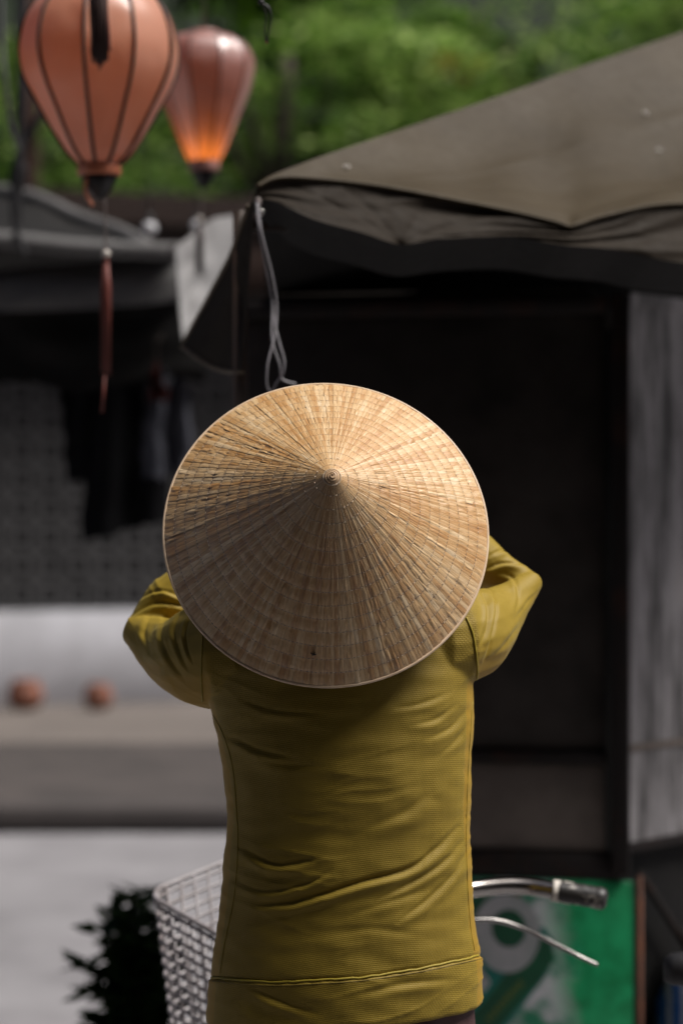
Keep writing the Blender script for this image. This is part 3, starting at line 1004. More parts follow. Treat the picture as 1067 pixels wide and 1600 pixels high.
def roof(u, t):
    i = min(nE, round(u * nE))
    w_ = min(1.0, t / 0.35); w_ = w_ * w_ * (3 - 2 * w_)
    a, b = eC[i].lerp(eS[i], w_), hS[i]
    p = a.lerp(b, t)
    px = 533.5 + p.x / p.y * FPX
    s = math.sin(math.pi * t)
    p.z -= 0.030 * s * (0.4 + min(1, u * 2))
    dn = 0.0
    dn += 0.013 * nz(p.x * 5 + p.y * 3, p.y * 4 - p.x * 7, 1.0) * s
    # tension wrinkles fanning out along the eave
    dn += 0.0035 * math.sin(t * 46 + 2.5 * nz(u * 5, t * 2) + u * 5) * math.exp(-t * 6.0) * min(1, t * 12)
    dn += 0.011 * math.exp(-((t - 0.55 - 0.25 * (u - 0.5) + 0.03 * nz(u * 8, 0)) / 0.02) ** 2) * max(0, nz(u * 6 + 3, t * 2) + 0.2)
    p.z += dn
    return p


part('roof_sheet', sheet(roof, nE, 40)[:2], M['tarp'], te)
bkE = [P(420, 500, 5.7) + Vector((x, 0.25 * x, 0)) for x in [max(0.0, (q.x - eP[0].x) * 1.05) for q in eP]]
bC = catmull(bkE, 12)
part('roof_sheet', sheet(lambda u, t: hC[min(nE, round(u * nE))].lerp(bC[min(nE, round(u * nE))], t) + Vector((0, 0, -0.012 * t)), nE, 10)[:2], M['tarp_dark'], te)  # back slope made black to stand in for shade inside the tent
part('added_back_sheet', sheet(lambda u, t: Vector((bC[min(nE, round(u * nE))].x, bC[min(nE, round(u * nE))].y + 0.02 * nz(u * 20, t * 3), bC[min(nE, round(u * nE))].z * (1 - t) - 0.012 + 0.03 * t)), nE, 12)[:2], M['tarp_dark'], te)  # added to shut out light from behind and keep the inside dark
# the cord that hems the eave
part('eave_hem', tube([p + Vector((0, -0.002, 0.0)) for p in eC], 0.0035, 8), M['tarp'], te)
low = [(397, 312, 3.81), (430, 318, 3.82), (490, 345, 3.82), (560, 364, 3.86), (625, 382, 3.90), (700, 374, 3.95), (800, 372, 3.98), (888, 385, 3.99), (960, 392, 4.06), (1067, 412, 4.12), (1300, 430, 4.4), (1650, 450, 4.8)]
lP = [P(*q) for q in low]
lC0 = catmull(lP, 12)
lC = [lC0[min(len(lC0) - 1, round(i / nE * (len(lC0) - 1)))] for i in range(nE + 1)]
tipx = P(625, 390, 3.9).x


def valance(u, t):
    i = min(nE, round(u * nE))
    a, b = eC[i], lC[i]
    k = min(1, u * 9)
    q = min(1.0, t / 0.6)
    x = a.x + (b.x - a.x) * q
    rec = 0.004 + 0.008 * nz(x * 5, 3.3)                  # hollow just under the eave
    out = 0.020 + 0.020 * nz(x * 4.3, 8.1)                # the fold that sags outward
    cre = 0.0
    for sl, am in ((-0.9, 0.013), (-0.25, 0.009), (0.5, 0.011), (1.5, 0.010), (-2.1, 0.008)):
        d = (x - tipx) - sl * (1 - q) * 0.11
        cre += 1.6 * am * math.exp(-abs(d) / 0.009) * q * (1.2 - q)
    wob = 0.024 * abs(nz(x * 6 + q * 2.5, q * 1.4, 4.0)) + 0.003 * abs(nz(x * 17 - q * 5, q * 3, 9.0)) * q
    if t <= 0.6:
        p = a.lerp(b, q)
        p.y += k * (rec * math.sin(math.pi * min(1, q * 1.15)) * (1 - q) * 1.6 - out * q ** 1.6 + cre + wob)
    else:
        r = (t - 0.6) / 0.4
        p = b + Vector((0, 0, -r * 0.022))
        p.y += k * (-out * (1 - r) ** 2 + 0.30 * r + (cre + wob) * (1 - r) + 0.012 * nz(x * 8, r * 2, 2.0) * r)
    return p


part('valance', sheet(lambda u, t: valance(u, 0.6 * t), nE, 34)[:2], M['tarp_shaded'], te)
part('valance_shade_strip', sheet(lambda u, t: valance(u, 0.6 + 0.4 * t), nE, 14)[:2], M['tarp_dark'], te)  # lower valance, its shade put in as black cloth
# loose side flap hanging below the corner
def flap(u, t):
    a = P(392, 305, 3.83)
    o = [P(388, 322, 3.86), P(360, 400, 4.0), P(322, 470, 4.15), P(284, 541, 4.3)]
    i_ = [P(398, 312, 3.84), P(392, 400, 3.9), P(385, 490, 3.93), P(378, 582, 3.95)]
    k = min(2, int(t * 3)); r = t * 3 - k
    p = o[k].lerp(o[k + 1], r).lerp(i_[k].lerp(i_[k + 1], r), u)
    p.y += 0.018 * math.sin(u * 7 + t * 3) * t
    p.z -= 0.012 * math.sin(math.pi * u) * t
    return p


part('side_flap', sheet(flap, 16, 24)[:2], M['tarp_shaded'], te)
part('flap_hem', tube([Vector(flap(0, t / 20)) for t in range(21)] + [Vector(flap(u / 12, 1)) for u in range(1, 13)], 0.004, 8), plain('tan_hem', (0.13, 0.095, 0.055), None, 30, 0.6), te)
pl = P(376, 330, 3.98)
part('tent_pole', tube([Vector((pl.x, pl.y, 0)), Vector((pl.x, pl.y, pl.z))], 0.013, 10), M['pole'], te)
pr2 = Vector((1.40, 4.92, 0))
part('tent_pole', tube([pr2, pr2 + Vector((0, 0, 1.95))], 0.013, 10), M['pole'], te)
part('cross_bar', tube([P(376, 330, 3.98) + Vector((0, 0, -0.02)), Vector((0.62, 4.30, 1.93)), Vector((1.40, 4.92, 1.93))], 0.011, 8), M['pole'], te)
for (px, py, u, t) in ((540, 264, 0, 0), (1010, 176, 0, 0), (1027, 241, 0, 0)):
    # find the roof point seen at that place
    best = None
    for i in range(nE + 1):
        for j in range(0, 41):
            q = roof(i / nE, j / 40)
            d = (533.5 + q.x / q.y * FPX - px) ** 2 + (800 - (q.z - 1.45) / q.y * FPX - py) ** 2
            if best is None or d < best[0]: best = (d, q)
    q = best[1] + Vector((0, -0.004, 0.004))
    part('eyelet', tube([q + Vector((0.0042 * math.cos(a), 0.0028 * math.sin(a), 0.0032 * math.sin(a))) for a in np.linspace(0, 6.283, 14, False)], 0.0008, 6, True), M['eyelet'], te)
# grey tie straps hanging from the corner
def ribbon(pts, w, name, parent, mat, tw=0.0):
    c = catmull(pts, 8)
    return part(name, tube(c, w, 8, flat=0.35), mat, parent)


D0 = 3.74
for pts in ([(401, 318), (405, 360), (416, 420), (425, 470), (425, 530), (437, 570), (441, 592), (462, 600)],
            [(403, 318), (409, 365), (424, 425), (432, 475), (430, 520), (424, 545), (418, 570), (417, 600), (424, 612), (432, 598), (441, 585), (444, 565), (436, 535), (429, 505), (425, 470)]):
    ribbon([P(x, y, D0 + 0.015 * math.sin(y * 0.03)) for x, y in pts], 0.0046, 'tie_strap', te, M['strap'])
part('strap_knot', ball(P(403, 316, 3.79), (0.006, 0.006, 0.008)), M['cord'], te)
part('corner_eyelet', tube([P(406, 332, 3.795) + Vector((0.005 * math.cos(a), 0, 0.005 * math.sin(a))) for a in np.linspace(0, 6.283, 12, False)], 0.0014, 6, True), M['eyelet'], te)

# ================================================================== LANTERNS
WZ = 2.75
wire = part('overhead_wire', tube(catmull([Vector((-4, 4.4, 2.95)), Vector((-1.2, 4.35, WZ)), Vector((-0.35, 4.3, WZ - 0.02)), Vector((1.0, 4.3, WZ + 0.05)), Vector((4, 4.4, 3.0))], 8), 0.005, 6), M['black_cable'])
tag(wire, 'black wire strung overhead from which the lanterns hang', 'wire')
wire2 = part('overhead_wire', tube(catmull([Vector((-4, 5.9, 3.2)), Vector((-0.33, 5.75, 2.98)), Vector((4, 5.9, 3.2))], 12), 0.005, 6), M['black_cable'])
tag(wire2, 'second black wire strung overhead behind the lanterns', 'wire')


def lantern(cx, D, prof, label, fab, col, zoff=0, wz=2.7, tassel=None, ph=0.0, ribr=0.0035, bulb=False, nrib=10):
    """prof: list of (radius px, y px) from the top down"""
    s = D / FPX
    c0 = P(cx, 800, D)
    pr_ = [(r * s, 1.45 - (y - 800) * s) for r, y in prof]
    zs = np.array([q[1] for q in pr_]); rs_ = np.array([q[0] for q in pr_])
    cv = catmull([Vector((q[0], 0, q[1])) for q in pr_], 5)
    e = empty('silk_lantern', (c0.x, D, pr_[-1][1]), label, 'lantern', 'silk lanterns hanging above the street')
    n = len(cv)
    step = 2 * math.pi / nrib
    for k in range(nrib):
        def pan(u, t):
            q = cv[min(n - 1, round(t * (n - 1)))]
            a = ph + k * step + u * step
            # cloth stretched flat between ribs, so a little inside the round
            rr = q.x * (1 - 0.035 * math.sin(math.pi * u))
            rr += 0.0016 * nz(a * 5, q.z * 30, cx) * min(1, t * 6) * min(1, (1 - t) * 6)
            return Vector((c0.x + rr * math.cos(a), D + rr * math.sin(a), q.z))
        part('fabric_panel', sheet(pan, 8, n - 1)[:2], fab, e)
        a = ph + k * step
        part('rib', tube([Vector((c0.x + (q.x + 0.0006) * math.cos(a), D + (q.x + 0.0006) * math.sin(a), q.z)) for q in cv], ribr, 6), M['rib'], e)
    rb, zb = pr_[-1]
    rt, zt_ = pr_[0]
    part('bottom_collar', lathe([(rb * 0.98, zb + 0.004), (rb * 1.03, zb), (rb * 1.05, zb - 0.018), (rb * 0.98, zb - 0.021), (rb * 0.9, zb - 0.021), (rb * 0.9, zb)], (c0.x, D, 0), 24), col, e)
    part('top_collar', lathe([(rt * 1.0, zt_ - 0.004), (rt * 1.03, zt_), (rt * 1.03, zt_ + 0.006), (rt * 0.9, zt_ + 0.008)], (c0.x, D, 0), 24), col, e)
    part('hanging_cord', tube([Vector((c0.x, D, zt_ + 0.007)), Vector((c0.x, D, wz))], 0.0025, 6), M['cord'], e)
    z1 = zb - 0.021
    part('finial', lathe([(rb * 0.86, z1 + 0.001), (rb * 0.80, z1 - 0.010), (rb * 0.55, z1 - 0.025), (rb * 0.30, z1 - 0.038), (0.004, z1 - 0.042)], (c0.x, D, 0), 16), M['finial'], e)
    if bulb:
        L = bpy.data.lights.new('lantern_lamp', 'POINT')
        L.energy = 0.28; L.color = (1.0, 0.66, 0.22); L.shadow_soft_size = 0.012
        lo = bpy.data.objects.new('lantern_lamp', L); COL.objects.link(lo)
        lo.location = (c0.x, D, zb + 0.030); lo.parent = e
        lo.matrix_parent_inverse = Matrix.Translation(-Vector(e.location))
    return e, c0, z1


def tassel(parent, c, ztop, zbead, ztas0, ztas1, w, mat, fray=1.0, dx=0.0):
    part('tassel_cord', tube(catmull([Vector((c.x, c.y, ztop)), Vector((c.x + dx * 0.5, c.y, (ztop + zbead) / 2)), Vector((c.x + dx, c.y, zbead))], 6), 0.002, 6), M['cord'], parent)
    x = c.x + dx
    part('bead', ball((x, c.y, zbead), 0.0085), M['bead'], parent)
    mb = MB()
    nst = 26
    for i in range(nst):
        a = i * 2.399; r = w * math.sqrt((i + 0.5) / nst)
        l = (ztas0 - ztas1) * (1 - 0.22 * fray * random.random())
        p0 = Vector((x + r * 0.45 * math.cos(a), c.y + r * 0.45 * math.sin(a), ztas0))
        p1 = Vector((x + r * math.cos(a), c.y + r * math.sin(a), ztas0 - l * 0.25))
        p2 = Vector((x + r * 1.02 * math.cos(a + 0.1), c.y + r * math.sin(a + 0.1), ztas0 - l))
        mb.add(tube([p0, p1, p2], [w * 0.16, w * 0.17, w * 0.08], 5))
    t = mb.build('tassel_fringe', mat, parent)
    part('tassel_cap', lathe([(w * 0.55, ztas0 - 0.006), (w * 0.65, ztas0 + 0.0), (w * 0.5, ztas0 + 0.010), (0.002, ztas0 + 0.016)], (x, c.y, 0), 12), mat, parent)


D1 = 4.3; s1 = D1 / FPX
l1, c1, z1 = lantern(155.5, D1, [(30, -26), (62, -18), (92, -2), (113, 28), (123, 62), (125, 88), (120, 115), (108, 143), (90, 175), (70, 210), (50, 240), (33, 257)],
                     'nearer orange silk lantern with dark ribs and brown tassel passing before it', M['fabric_orange'], M['collar_orange'], wz=WZ - 0.01, ph=R(13), ribr=0.0034)
def zp(y, D): return 1.45 - (y - 800) / FPX * D
tassel(l1, Vector((c1.x + 0.010, D1, 0)), z1 - 0.04, zp(397, D1), zp(408, D1), zp(588, D1), 0.0085, M['tassel_red'], 0.6, 0.002)
part('tassel_tip', tube([Vector((c1.x + 0.010, D1, zp(585, D1))), Vector((c1.x + 0.005, D1, zp(645, D1)))], 0.0022, 5), M['tassel_red'], l1)
part('cord_loop', tube(catmull([Vector((c1.x - 0.02, D1 - 0.02, z1 - 0.003)), Vector((c1.x - 0.022, D1 - 0.02, z1 - 0.03)), Vector((c1.x - 0.010, D1 - 0.02, z1 - 0.055))], 5), 0.007, 8, flat=0.5), M['collar_orange'], l1)

D2 = 5.7
l2, c2, z2 = lantern(319, D2, [(24, 54), (44, 57), (62, 66), (73, 80), (78, 98), (77, 116), (71, 141), (60, 169), (47, 201), (34, 231), (23, 254)],
                     'farther rose silk lantern with white sheen on top and glowing orange base', M['fabric_rose'], M['collar_rose'], wz=2.97, ph=R(4), ribr=0.0018, bulb=True)
tassel(l2, Vector((c2.x, D2, 0)), z2 - 0.04, zp(343, D2), zp(352, D2), zp(430, D2), 0.008, M['tassel_dark'], 0.6, -0.01)

# tassel of the lantern that hangs higher, in front
D3 = 4.0
ht = empty('hanging_tassel', P(155, 0, D3), 'dark brown frayed tassel hanging down in front of the nearer orange lantern', 'tassel')
c3 = P(155, 0, D3)
part('tassel_cord', tube([Vector((c3.x, D3, zp(-60, D3))), Vector((c3.x - 0.05, D3 + 0.33, WZ - 0.01))], 0.003, 6), M['cord'], ht)
mb = MB()
for i in range(90):
    a = i * 2.399; r = 0.0165 * math.sqrt((i + 0.5) / 90)
    x0 = c3.x + r * 0.8 * math.cos(a); y0 = D3 + r * 0.8 * math.sin(a)
    l = random.uniform(0.80, 1.06) * (1 - 0.10 * abs(math.cos(a)))
    zz = zp(-58, D3) + (zp(104, D3) - zp(-58, D3)) * l
    mb.add(tube([Vector((x0, y0, zp(-58, D3))), Vector((x0 + random.gauss(0, .0015), y0, (zp(-58, D3) + zz) / 2)), Vector((x0 + random.gauss(0.001, .003), y0 + random.gauss(0, .002), zz))], [0.0022, 0.0025, 0.0014], 5))
mb.build('tassel_fringe', M['tassel_dark'], ht)
part('tassel_cap', lathe([(0.011, zp(-50, D3)), (0.013, zp(-58, D3)), (0.008, zp(-66, D3))], (c3.x, D3, 0), 12), M['tassel_dark'], ht)
part('stray_thread', tube(catmull([P(163, -20, D3), P(170, 40, D3), P(172, 80, D3)], 5), 0.0022, 5), M['tassel_red'], ht)

# little twine loop in the sky
tw = empty('twine_loop', P(412, 0, 3.6), 'thin dark twine loop hanging alone at the top edge', 'cord')
part('twine', tube(catmull([P(404, -110, 3.6), P(404, -20, 3.6), P(408, 2, 3.6), P(420, 12, 3.6), P(424, 30, 3.6), P(417, 66, 3.6), P(414, 50, 3.6), P(416, 25, 3.6), P(410, 4, 3.6)], 8), 0.0016, 6), M['finial'], tw)
part('twine_knot', ball(P(408, 3, 3.6), (0.005, 0.004, 0.004)), M['finial'], tw)
part('twine_tip', ball(P(416.5, 66, 3.6), (0.0018, 0.0018, 0.003)), M['tassel_red'], tw)
part('twine', tube(catmull([P(404, -110, 3.6), Vector((P(404, 0, 3.6).x, 4.3, WZ - 0.01))], 4), 0.0016, 6), M['finial'], tw)

# two milky bulbs hanging at the awning edge
for px, py, r, lab in ((234, 357, 0.021, 'round milky glass bulb hanging at the pale awning edge, between the two lanterns'), (306, 352, 0.015, 'smaller milky glass bulb hanging right below the farther lantern')):
    c = P(px, py, 6.4)
    e = empty('glass_bulb', c, lab, 'bulb', 'milky bulbs near the awning edge')
    part('bulb_glass', ball(c, r, 16, 10), M['glassbulb'], e)
    part('bulb_socket', lathe([(r * 0.5, r * 0.8), (r * 0.55, r * 1.7), (r * 0.2, r * 1.9)], c, 12), M['finial'], e)
    part('bulb_cord', tube([c + Vector((0, 0, r * 1.8)), Vector((c.x, 5.85, 2.97 + 0.02))], 0.002, 5), M['black_cable'], e)

# ================================================================== POTTED PLANT behind the basket
pc = P(215, 1600, 5.3)
pe = empty('potted_shrub', (pc.x, pc.y, 0), 'dark glossy potted shrub on the road behind the bicycle basket', 'plant')
part('pot_body', lathe([(0.09, 0.0), (0.10, 0.02), (0.135, 0.25), (0.145, 0.26), (0.145, 0.29), (0.125, 0.29), (0.12, 0.26)], (pc.x, pc.y, 0), 24), M['kiosk_low'], pe)
part('soil', lathe([(0.122, 0.26), (0.02, 0.265)], (pc.x, pc.y, 0), 16), M['soil'], pe)
stem = MB(); leaves = []
pr_rng = random.Random(12)
tips = [(118, 1505), (150, 1450), (165, 1415), (195, 1395), (222, 1388), (235, 1430), (135, 1550), (160, 1520), (205, 1450), (190, 1500), (225, 1500), (180, 1560), (215, 1560), (150, 1590), (250, 1480), (260, 1540), (240, 1600), (200, 1610), (165, 1640), (140, 1620), (280, 1500), (290, 1570)]
for i, (tx, ty) in enumerate(tips):
    b = Vector((pc.x + pr_rng.uniform(-0.03, 0.03), pc.y + pr_rng.uniform(-0.03, 0.03), 0.25))
    t = P(tx + 8, ty + 4, 5.3 + pr_rng.uniform(-0.10, 0.10))
    mid = b.lerp(t, 0.55) + Vector((0, 0, 0.04)); mid.x = mid.x * 0.6 + pc.x * 0.4
    c = catmull([b, mid, t], 10)
    stem.add(tube(c, [0.004, 0.0025, 0.0015], 6))
    for q in range(5, len(c)):
        for s in range(3):
            a = pr_rng.uniform(0, 6.283)
            d = Vector((math.cos(a), math.sin(a), pr_rng.uniform(-0.3, 0.7))).normalized()
            L = pr_rng.uniform(0.050, 0.074); W = L * 0.62
            sd = d.cross(Vector((pr_rng.gauss(0, .4), pr_rng.gauss(0, .4), 1))).normalized()
            up = sd.cross(d)
            p0 = c[q]
            leaves.append(([p0, p0 + d * L * 0.4 + sd * W * 0.5 + up * 0.004, p0 + d * L - up * 0.004, p0 + d * L * 0.4 - sd * W * 0.5 + up * 0.004, p0 + d * L * 0.45 - up * 0.003], [(0, 1, 4), (1, 2, 4), (2, 3, 4), (3, 0, 4)]))
stem.build('stem', M['bark'], pe)
big = sorted(range(len(leaves)), key=lambda i: leaves[i][0][2].y)[:140]
bs = set(big)
for i in big:
    part('leaf', leaves[i], M['leaves_pot'], pe)
mb = MB()
for i in range(len(leaves)):
    if i not in bs: mb.add(leaves[i])
mb.build('inner_leaves', M['leaves_pot'], pe, True, 'stuff')

# ================================================================== BICYCLE
S = Vector((0.06, 3.62, 0.86))                   # stem head in the world
TH = R(50)
fw = Vector((-math.cos(TH), math.sin(TH), 0)); rt = Vector((math.sin(TH), math.cos(TH), 0)); up = Vector((0, 0, 1))
LEAN = R(6)
gy = S.y + math.tan(LEAN) * S.z                  # wheel line on the ground
bike = empty('bicycle', (0.5, gy, 0), 'leaning old bicycle with white wire basket and chrome handlebar, beyond the person', 'bicycle')


def W(x, y, z):
    """bike frame coordinates (x forward from the stem, y left, z up) to the world, with the lean"""
    p = Vector((S.x - x, -y, z))
    yy = p.y * math.cos(LEAN) - p.z * math.sin(LEAN)
    z2_ = -p.y * math.sin(LEAN) * -1 * 0 + p.z * math.cos(LEAN) + (-p.y) * 0
    return Vector((p.x, gy + yy, z2_))


SC = 0.86 / (0.88 * math.cos(LEAN)) * 1.0
A_rear = W(-0.86, 0, 0.33); A_bb = W(-0.42, 0, 0.28)
def wheel(ax, fdir, name):
    e = bpy.data.objects.new(name, None); COL.objects.link(e); e.parent = bike
    e.matrix_parent_inverse = Matrix.Translation(-Vector(bike.location))
    e.location = ax; e.empty_display_size = 0.05
    f = Vector(fdir).normalized()
    upv = Vector((0, -math.sin(LEAN), math.cos(LEAN)))
    upv = (upv - f * upv.dot(f)).normalized()
    ring = lambda r: [ax + f * (r * math.cos(a)) + upv * (r * math.sin(a)) for a in np.linspace(0, 2 * math.pi, 48, False)]
    part('tyre', tube(ring(0.312), 0.018, 10, True), M['rubber'], e)
    part('rim', tube(ring(0.292), 0.010, 8, True), M['chrome'], e)
    sp = MB()
    rr = ring(0.288); n = f.cross(upv)
    for i in range(0, 48, 2):
        sp.add(tube([ax + n * (0.025 if i % 4 else -0.025), rr[i]], 0.0011, 4))
    sp.build('spokes', M['chrome'], e)
    part('hub', tube([ax - n * 0.045, ax + n * 0.045], 0.016, 12), M['chrome'], e)
    return e


wheel(A_rear, (-1, 0, 0), 'rear_wheel')
fa = S + fw * 0.20; fa = Vector((fa.x, gy - 0.033 + 0.0, 0.33)); fa.y = gy + 0.09; fa.z = 0.33
fa.x = S.x - 0.12
wheel(fa, fw, 'front_wheel')
head_b = W(0.045, 0, 0.60); head_t = W(0.015, 0, 0.74)
fr = MB()
fr.add(tube([head_b, A_bb], 0.016, 12)).add(tube([W(0.02, 0, 0.70), W(-0.30, 0, 0.36), W(-0.44, 0, 0.33)], 0.013, 12))
fr.add(tube([A_bb, W(-0.53, 0, 0.66)], 0.015, 12)).add(tube([head_b - (head_t - head_b) * 0.1, head_t], 0.019, 14))
for s in (-1, 1):
    fr.add(tube([W(-0.44, 0.03 * s, 0.28), W(-0.86, 0.05 * s, 0.33)], 0.009, 8))
    fr.add(tube([W(-0.515, 0.02 * s, 0.60), W(-0.86, 0.05 * s, 0.33)], 0.008, 8))
fr.build('frame', M['frame_paint'], bike)
fk = MB()
for s in (-1, 1):
    fk.add(tube(catmull([head_b - up * 0.01, head_b - up * 0.06 + rt * 0.055 * s, fa + rt * 0.055 * s + up * 0.12 - fw * 0.03, fa + rt * 0.05 * s], 6), 0.010, 10))
fk.build('fork', M['chrome'], bike)
part('stem', tube([head_t, S], 0.012, 12), M['chrome'], bike)
cr = MB(); n_ = Vector((0, -1, 0))
part('chainring', tube([A_bb + Vector((0.09 * math.cos(a), -0.045, 0.09 * math.sin(a))) for a in np.linspace(0, 6.283, 32, False)], 0.006, 6, True), M['chrome'], bike)
for s in (-1, 1):
    d = Vector((0.10 * s, 0, -0.12 * s))
    part('crank', tube([A_bb + Vector((0, -0.055 * s, 0)), A_bb + d + Vector((0, -0.065 * s, 0))], 0.009, 8), M['chrome'], bike)
    part('pedal', box(A_bb + d + Vector((0, -0.11 * s, 0)), (0.09, 0.07, 0.02)), M['rubber'], bike)
part('kickstand', tube([A_bb + Vector((0.1, -0.03, 0)), Vector((A_bb.x + 0.2, gy - 0.17, 0.006))], 0.008, 8), M['chrome'], bike)
part('seat_post', tube([W(-0.53, 0, 0.64), W(-0.545, 0, 0.74)], 0.012, 10), M['chrome'], bike)
# saddle
sn = P(1037, 1521, 3.62)
mbs = MB()
sax = [(0.0, 0.012, 0.020), (0.012, 0.026, 0.027), (0.05, 0.030, 0.031), (0.10, 0.036, 0.032), (0.15, 0.058, 0.034), (0.20, 0.085, 0.036), (0.24, 0.095, 0.036), (0.265, 0.085, 0.030), (0.275, 0.05, 0.015)]
v = []; f = []
for i, (dx, wy, hz) in enumerate(sax):
    for k in range(16):
        a = 2 * math.pi * k / 16
        v.append(Vector((sn.x + dx, sn.y + wy * math.cos(a), sn.z + 0.004 + hz * math.sin(a) * (1.0 if math.sin(a) > 0 else 0.8) + 0.10 * max(0, dx - 0.15))))
for i in range(len(sax) - 1):
    for k in range(16):
        f.append((i * 16 + k, i * 16 + (k + 1) % 16, (i + 1) * 16 + (k + 1) % 16, (i + 1) * 16 + k))
f.append(tuple(range(15, -1, -1))); f.append(tuple((len(sax) - 1) * 16 + k for k in range(16)))
part('saddle', (v, f), M['saddle'], bike)
part('saddle_clamp', tube([W(-0.545, 0, 0.735), Vector((sn.x + 0.14, sn.y, sn.z - 0.02))], 0.012, 10), M['chrome'], bike)

# handlebar: right side as seen, left side mirrored about the steering plane
bar_r = [S + up * 0.0, P(645, 1404, 3.655), P(690, 1398, 3.68), P(740, 1389, 3.70), P(790, 1384, 3.71), P(830, 1386, 3.71), P(868, 1392, 3.70)]
grip_r = [P(862, 1391, 3.70), P(905, 1398, 3.695), P(938, 1404, 3.69)]


def mirror(p):
    d = p - S
    r = d.dot(rt)
    return p - rt * (2 * r)


part('handlebar', tube(catmull([mirror(p) for p in bar_r[::-1]] + bar_r[1:], 8), 0.0135, 16), M['chrome'], bike)


def grip(pts, name):
    c = catmull(pts, 8)
    d = (c[-1] - c[-2]).normalized()
    rr = [0.0150] * 2 + [0.0165] * (len(c) - 4) + [0.0172, 0.0172]
    c += [c[-1] + d * 0.006, c[-1] + d * 0.010]
    rr += [0.0155, 0.009]
    v, f = tube(c, rr, 18)
    v = [Vector(p) + Vector((0, 0, 0.0008 * nz(p[0] * 160, p[2] * 160, 5))) for p in v]
    return part(name, (v, f), M['grip'], bike)


g1 = grip(grip_r, 'grip')
grip([mirror(p) for p in grip_r], 'grip')
cs = catmull([P(862, 1391, 3.70), P(880, 1394, 3.699), P(893, 1396, 3.697)], 6)
slv, slf = tube(cs, 0.0168, 18)
slv = [Vector(p) + Vector((0.004 * nz(p[2] * 150, p[1] * 150, 2) * (i > len(slv) // 2), 0, 0)) for i, p in enumerate(slv)]
part('torn_sleeve', (slv, slf), M['grip_sleeve'], g1)
lev = [P(700, 1442, 3.69), P(750, 1437, 3.70), P(785, 1440, 3.705), P(825, 1454, 3.71), P(870, 1477, 3.71), P(910, 1497, 3.705), P(934, 1508, 3.70)]
for k, q in enumerate((lev, [mirror(p) for p in lev])):
    part('brake_lever', tube(catmull(q, 6), [0.0062, 0.0064, 0.0058, 0.0050, 0.0038], 12, flat=0.75), M['lever'], bike)
    a = q[0]; b = (bar_r[2] if k == 0 else mirror(bar_r[2]))
    part('lever_clamp', tube([a + Vector((0, 0, 0.006)), a.lerp(b, 0.5), b], [0.008, 0.009, 0.012], 10), M['chrome'], bike)

# basket
bc = S + fw * 0.235; bc.z = 0.0
HW, HD, DEP = 0.172, 0.13, 0.245
corner = bc - rt * HW + fw * HD
ZC = zp(1396, corner.y)
basket = bpy.data.objects.new('basket', None); COL.objects.link(basket)
basket.location = bc; basket.parent = bike
basket.matrix_parent_inverse = Matrix.Translation(-Vector(bike.location))


def bpt(a, b, h):
    """a along right (-1..1), b along forward (-1..1), h depth below the rim 0..1"""
    k = 1 - 0.10 * h
    da, db = a * HW * k, b * HD * k
    z = ZC + 0.23 * (da + HW) + 0.21 * (db - HD)
    p = bc + rt * da + fw * db
    return Vector((p.x, p.y, z - DEP * h * 0.98)) + (fw * -0.03 + rt * -0.008) * h


def loop(h, rc=0.22, n=6, infl=1.0):
    pts = []
    for (cx_, cy_, a0) in ((1, 1, 0), (-1, 1, 90), (-1, -1, 180), (1, -1, 270)):
        for i in range(n + 1):
            a = R(a0 + 90 * i / n)
            pts.append(bpt((cx_ * (1 - rc) + rc * math.cos(a)) * infl, (cy_ * (1 - rc * 1.25) + rc * 1.25 * math.sin(a)) * infl, h))
    out = []
    m = len(pts)
    for i in range(m):
        out.append(pts[i])
        d = (pts[(i + 1) % m] - pts[i]).length
        if d > 0.04:
            kk = int(d / 0.02)
            out += [pts[i].lerp(pts[(i + 1) % m], j / kk) for j in range(1, kk)]
    return out


part('basket_rim', tube(loop(0), 0.0042, 10, True), M['wire'], basket)
part('basket_rim', tube(loop(0.045, infl=1.0), 0.0030, 8, True), M['wire'], basket)
for i in range(1, 13):
    part('wire', tube(loop(0.045 + 0.955 * i / 12.5, infl=1.0), 0.0034, 6, True), M['wire'], basket)
l0, l9 = loop(0, infl=0.985), loop(1, infl=0.985)
def resample(l, n):
    L = [0]
    for i in range(len(l)): L.append(L[-1] + (l[(i + 1) % len(l)] - l[i]).length)
    o = []
    for k in range(n):
        s = L[-1] * k / n
        i = max(j for j in range(len(l)) if L[j] <= s)
        o.append(l[i].lerp(l[(i + 1) % len(l)], (s - L[i]) / max(1e-9, L[i + 1] - L[i])))
    return o


nvw = 42
ta, tb = resample(l0, nvw), resample(l9, nvw)
for a, b in zip(ta, tb):
    part('wire', tube([a, b], 0.0027, 6), M['wire'], basket)
for i in range(9):
    a = -0.9 + 1.8 * i / 8
    part('wire', tube([bpt(a, -1, 1), bpt(a, 1, 1)], 0.0019, 6), M['wire'], basket)
for i in range(5):
    b = -0.9 + 1.8 * i / 4
    part('wire', tube([bpt(-1, b, 1.004), bpt(1, b, 1.004)], 0.0019, 6), M['wire'], basket)
part('basket_bracket', tube([bpt(0, -1, 0.12), S + fw * 0.02 - up * 0.03], 0.008, 8), M['chrome'], bike)
# green strap lying in the basket
gp = [bpt(-0.2, -0.9, 0.06), bpt(-0.55, -0.55, 0.22), bpt(-0.80, -0.15, 0.50), bpt(-0.88, 0.10, 0.80), bpt(-0.6, 0.3, 0.985), bpt(0.2, 0.2, 0.985)]
gs_ = part('plastic_strap', tube(catmull(gp, 8), 0.008, 8, flat=0.25), M['green_strap'])
tag(gs_, 'narrow green plastic strap trailing inside the white wire basket', 'strap')

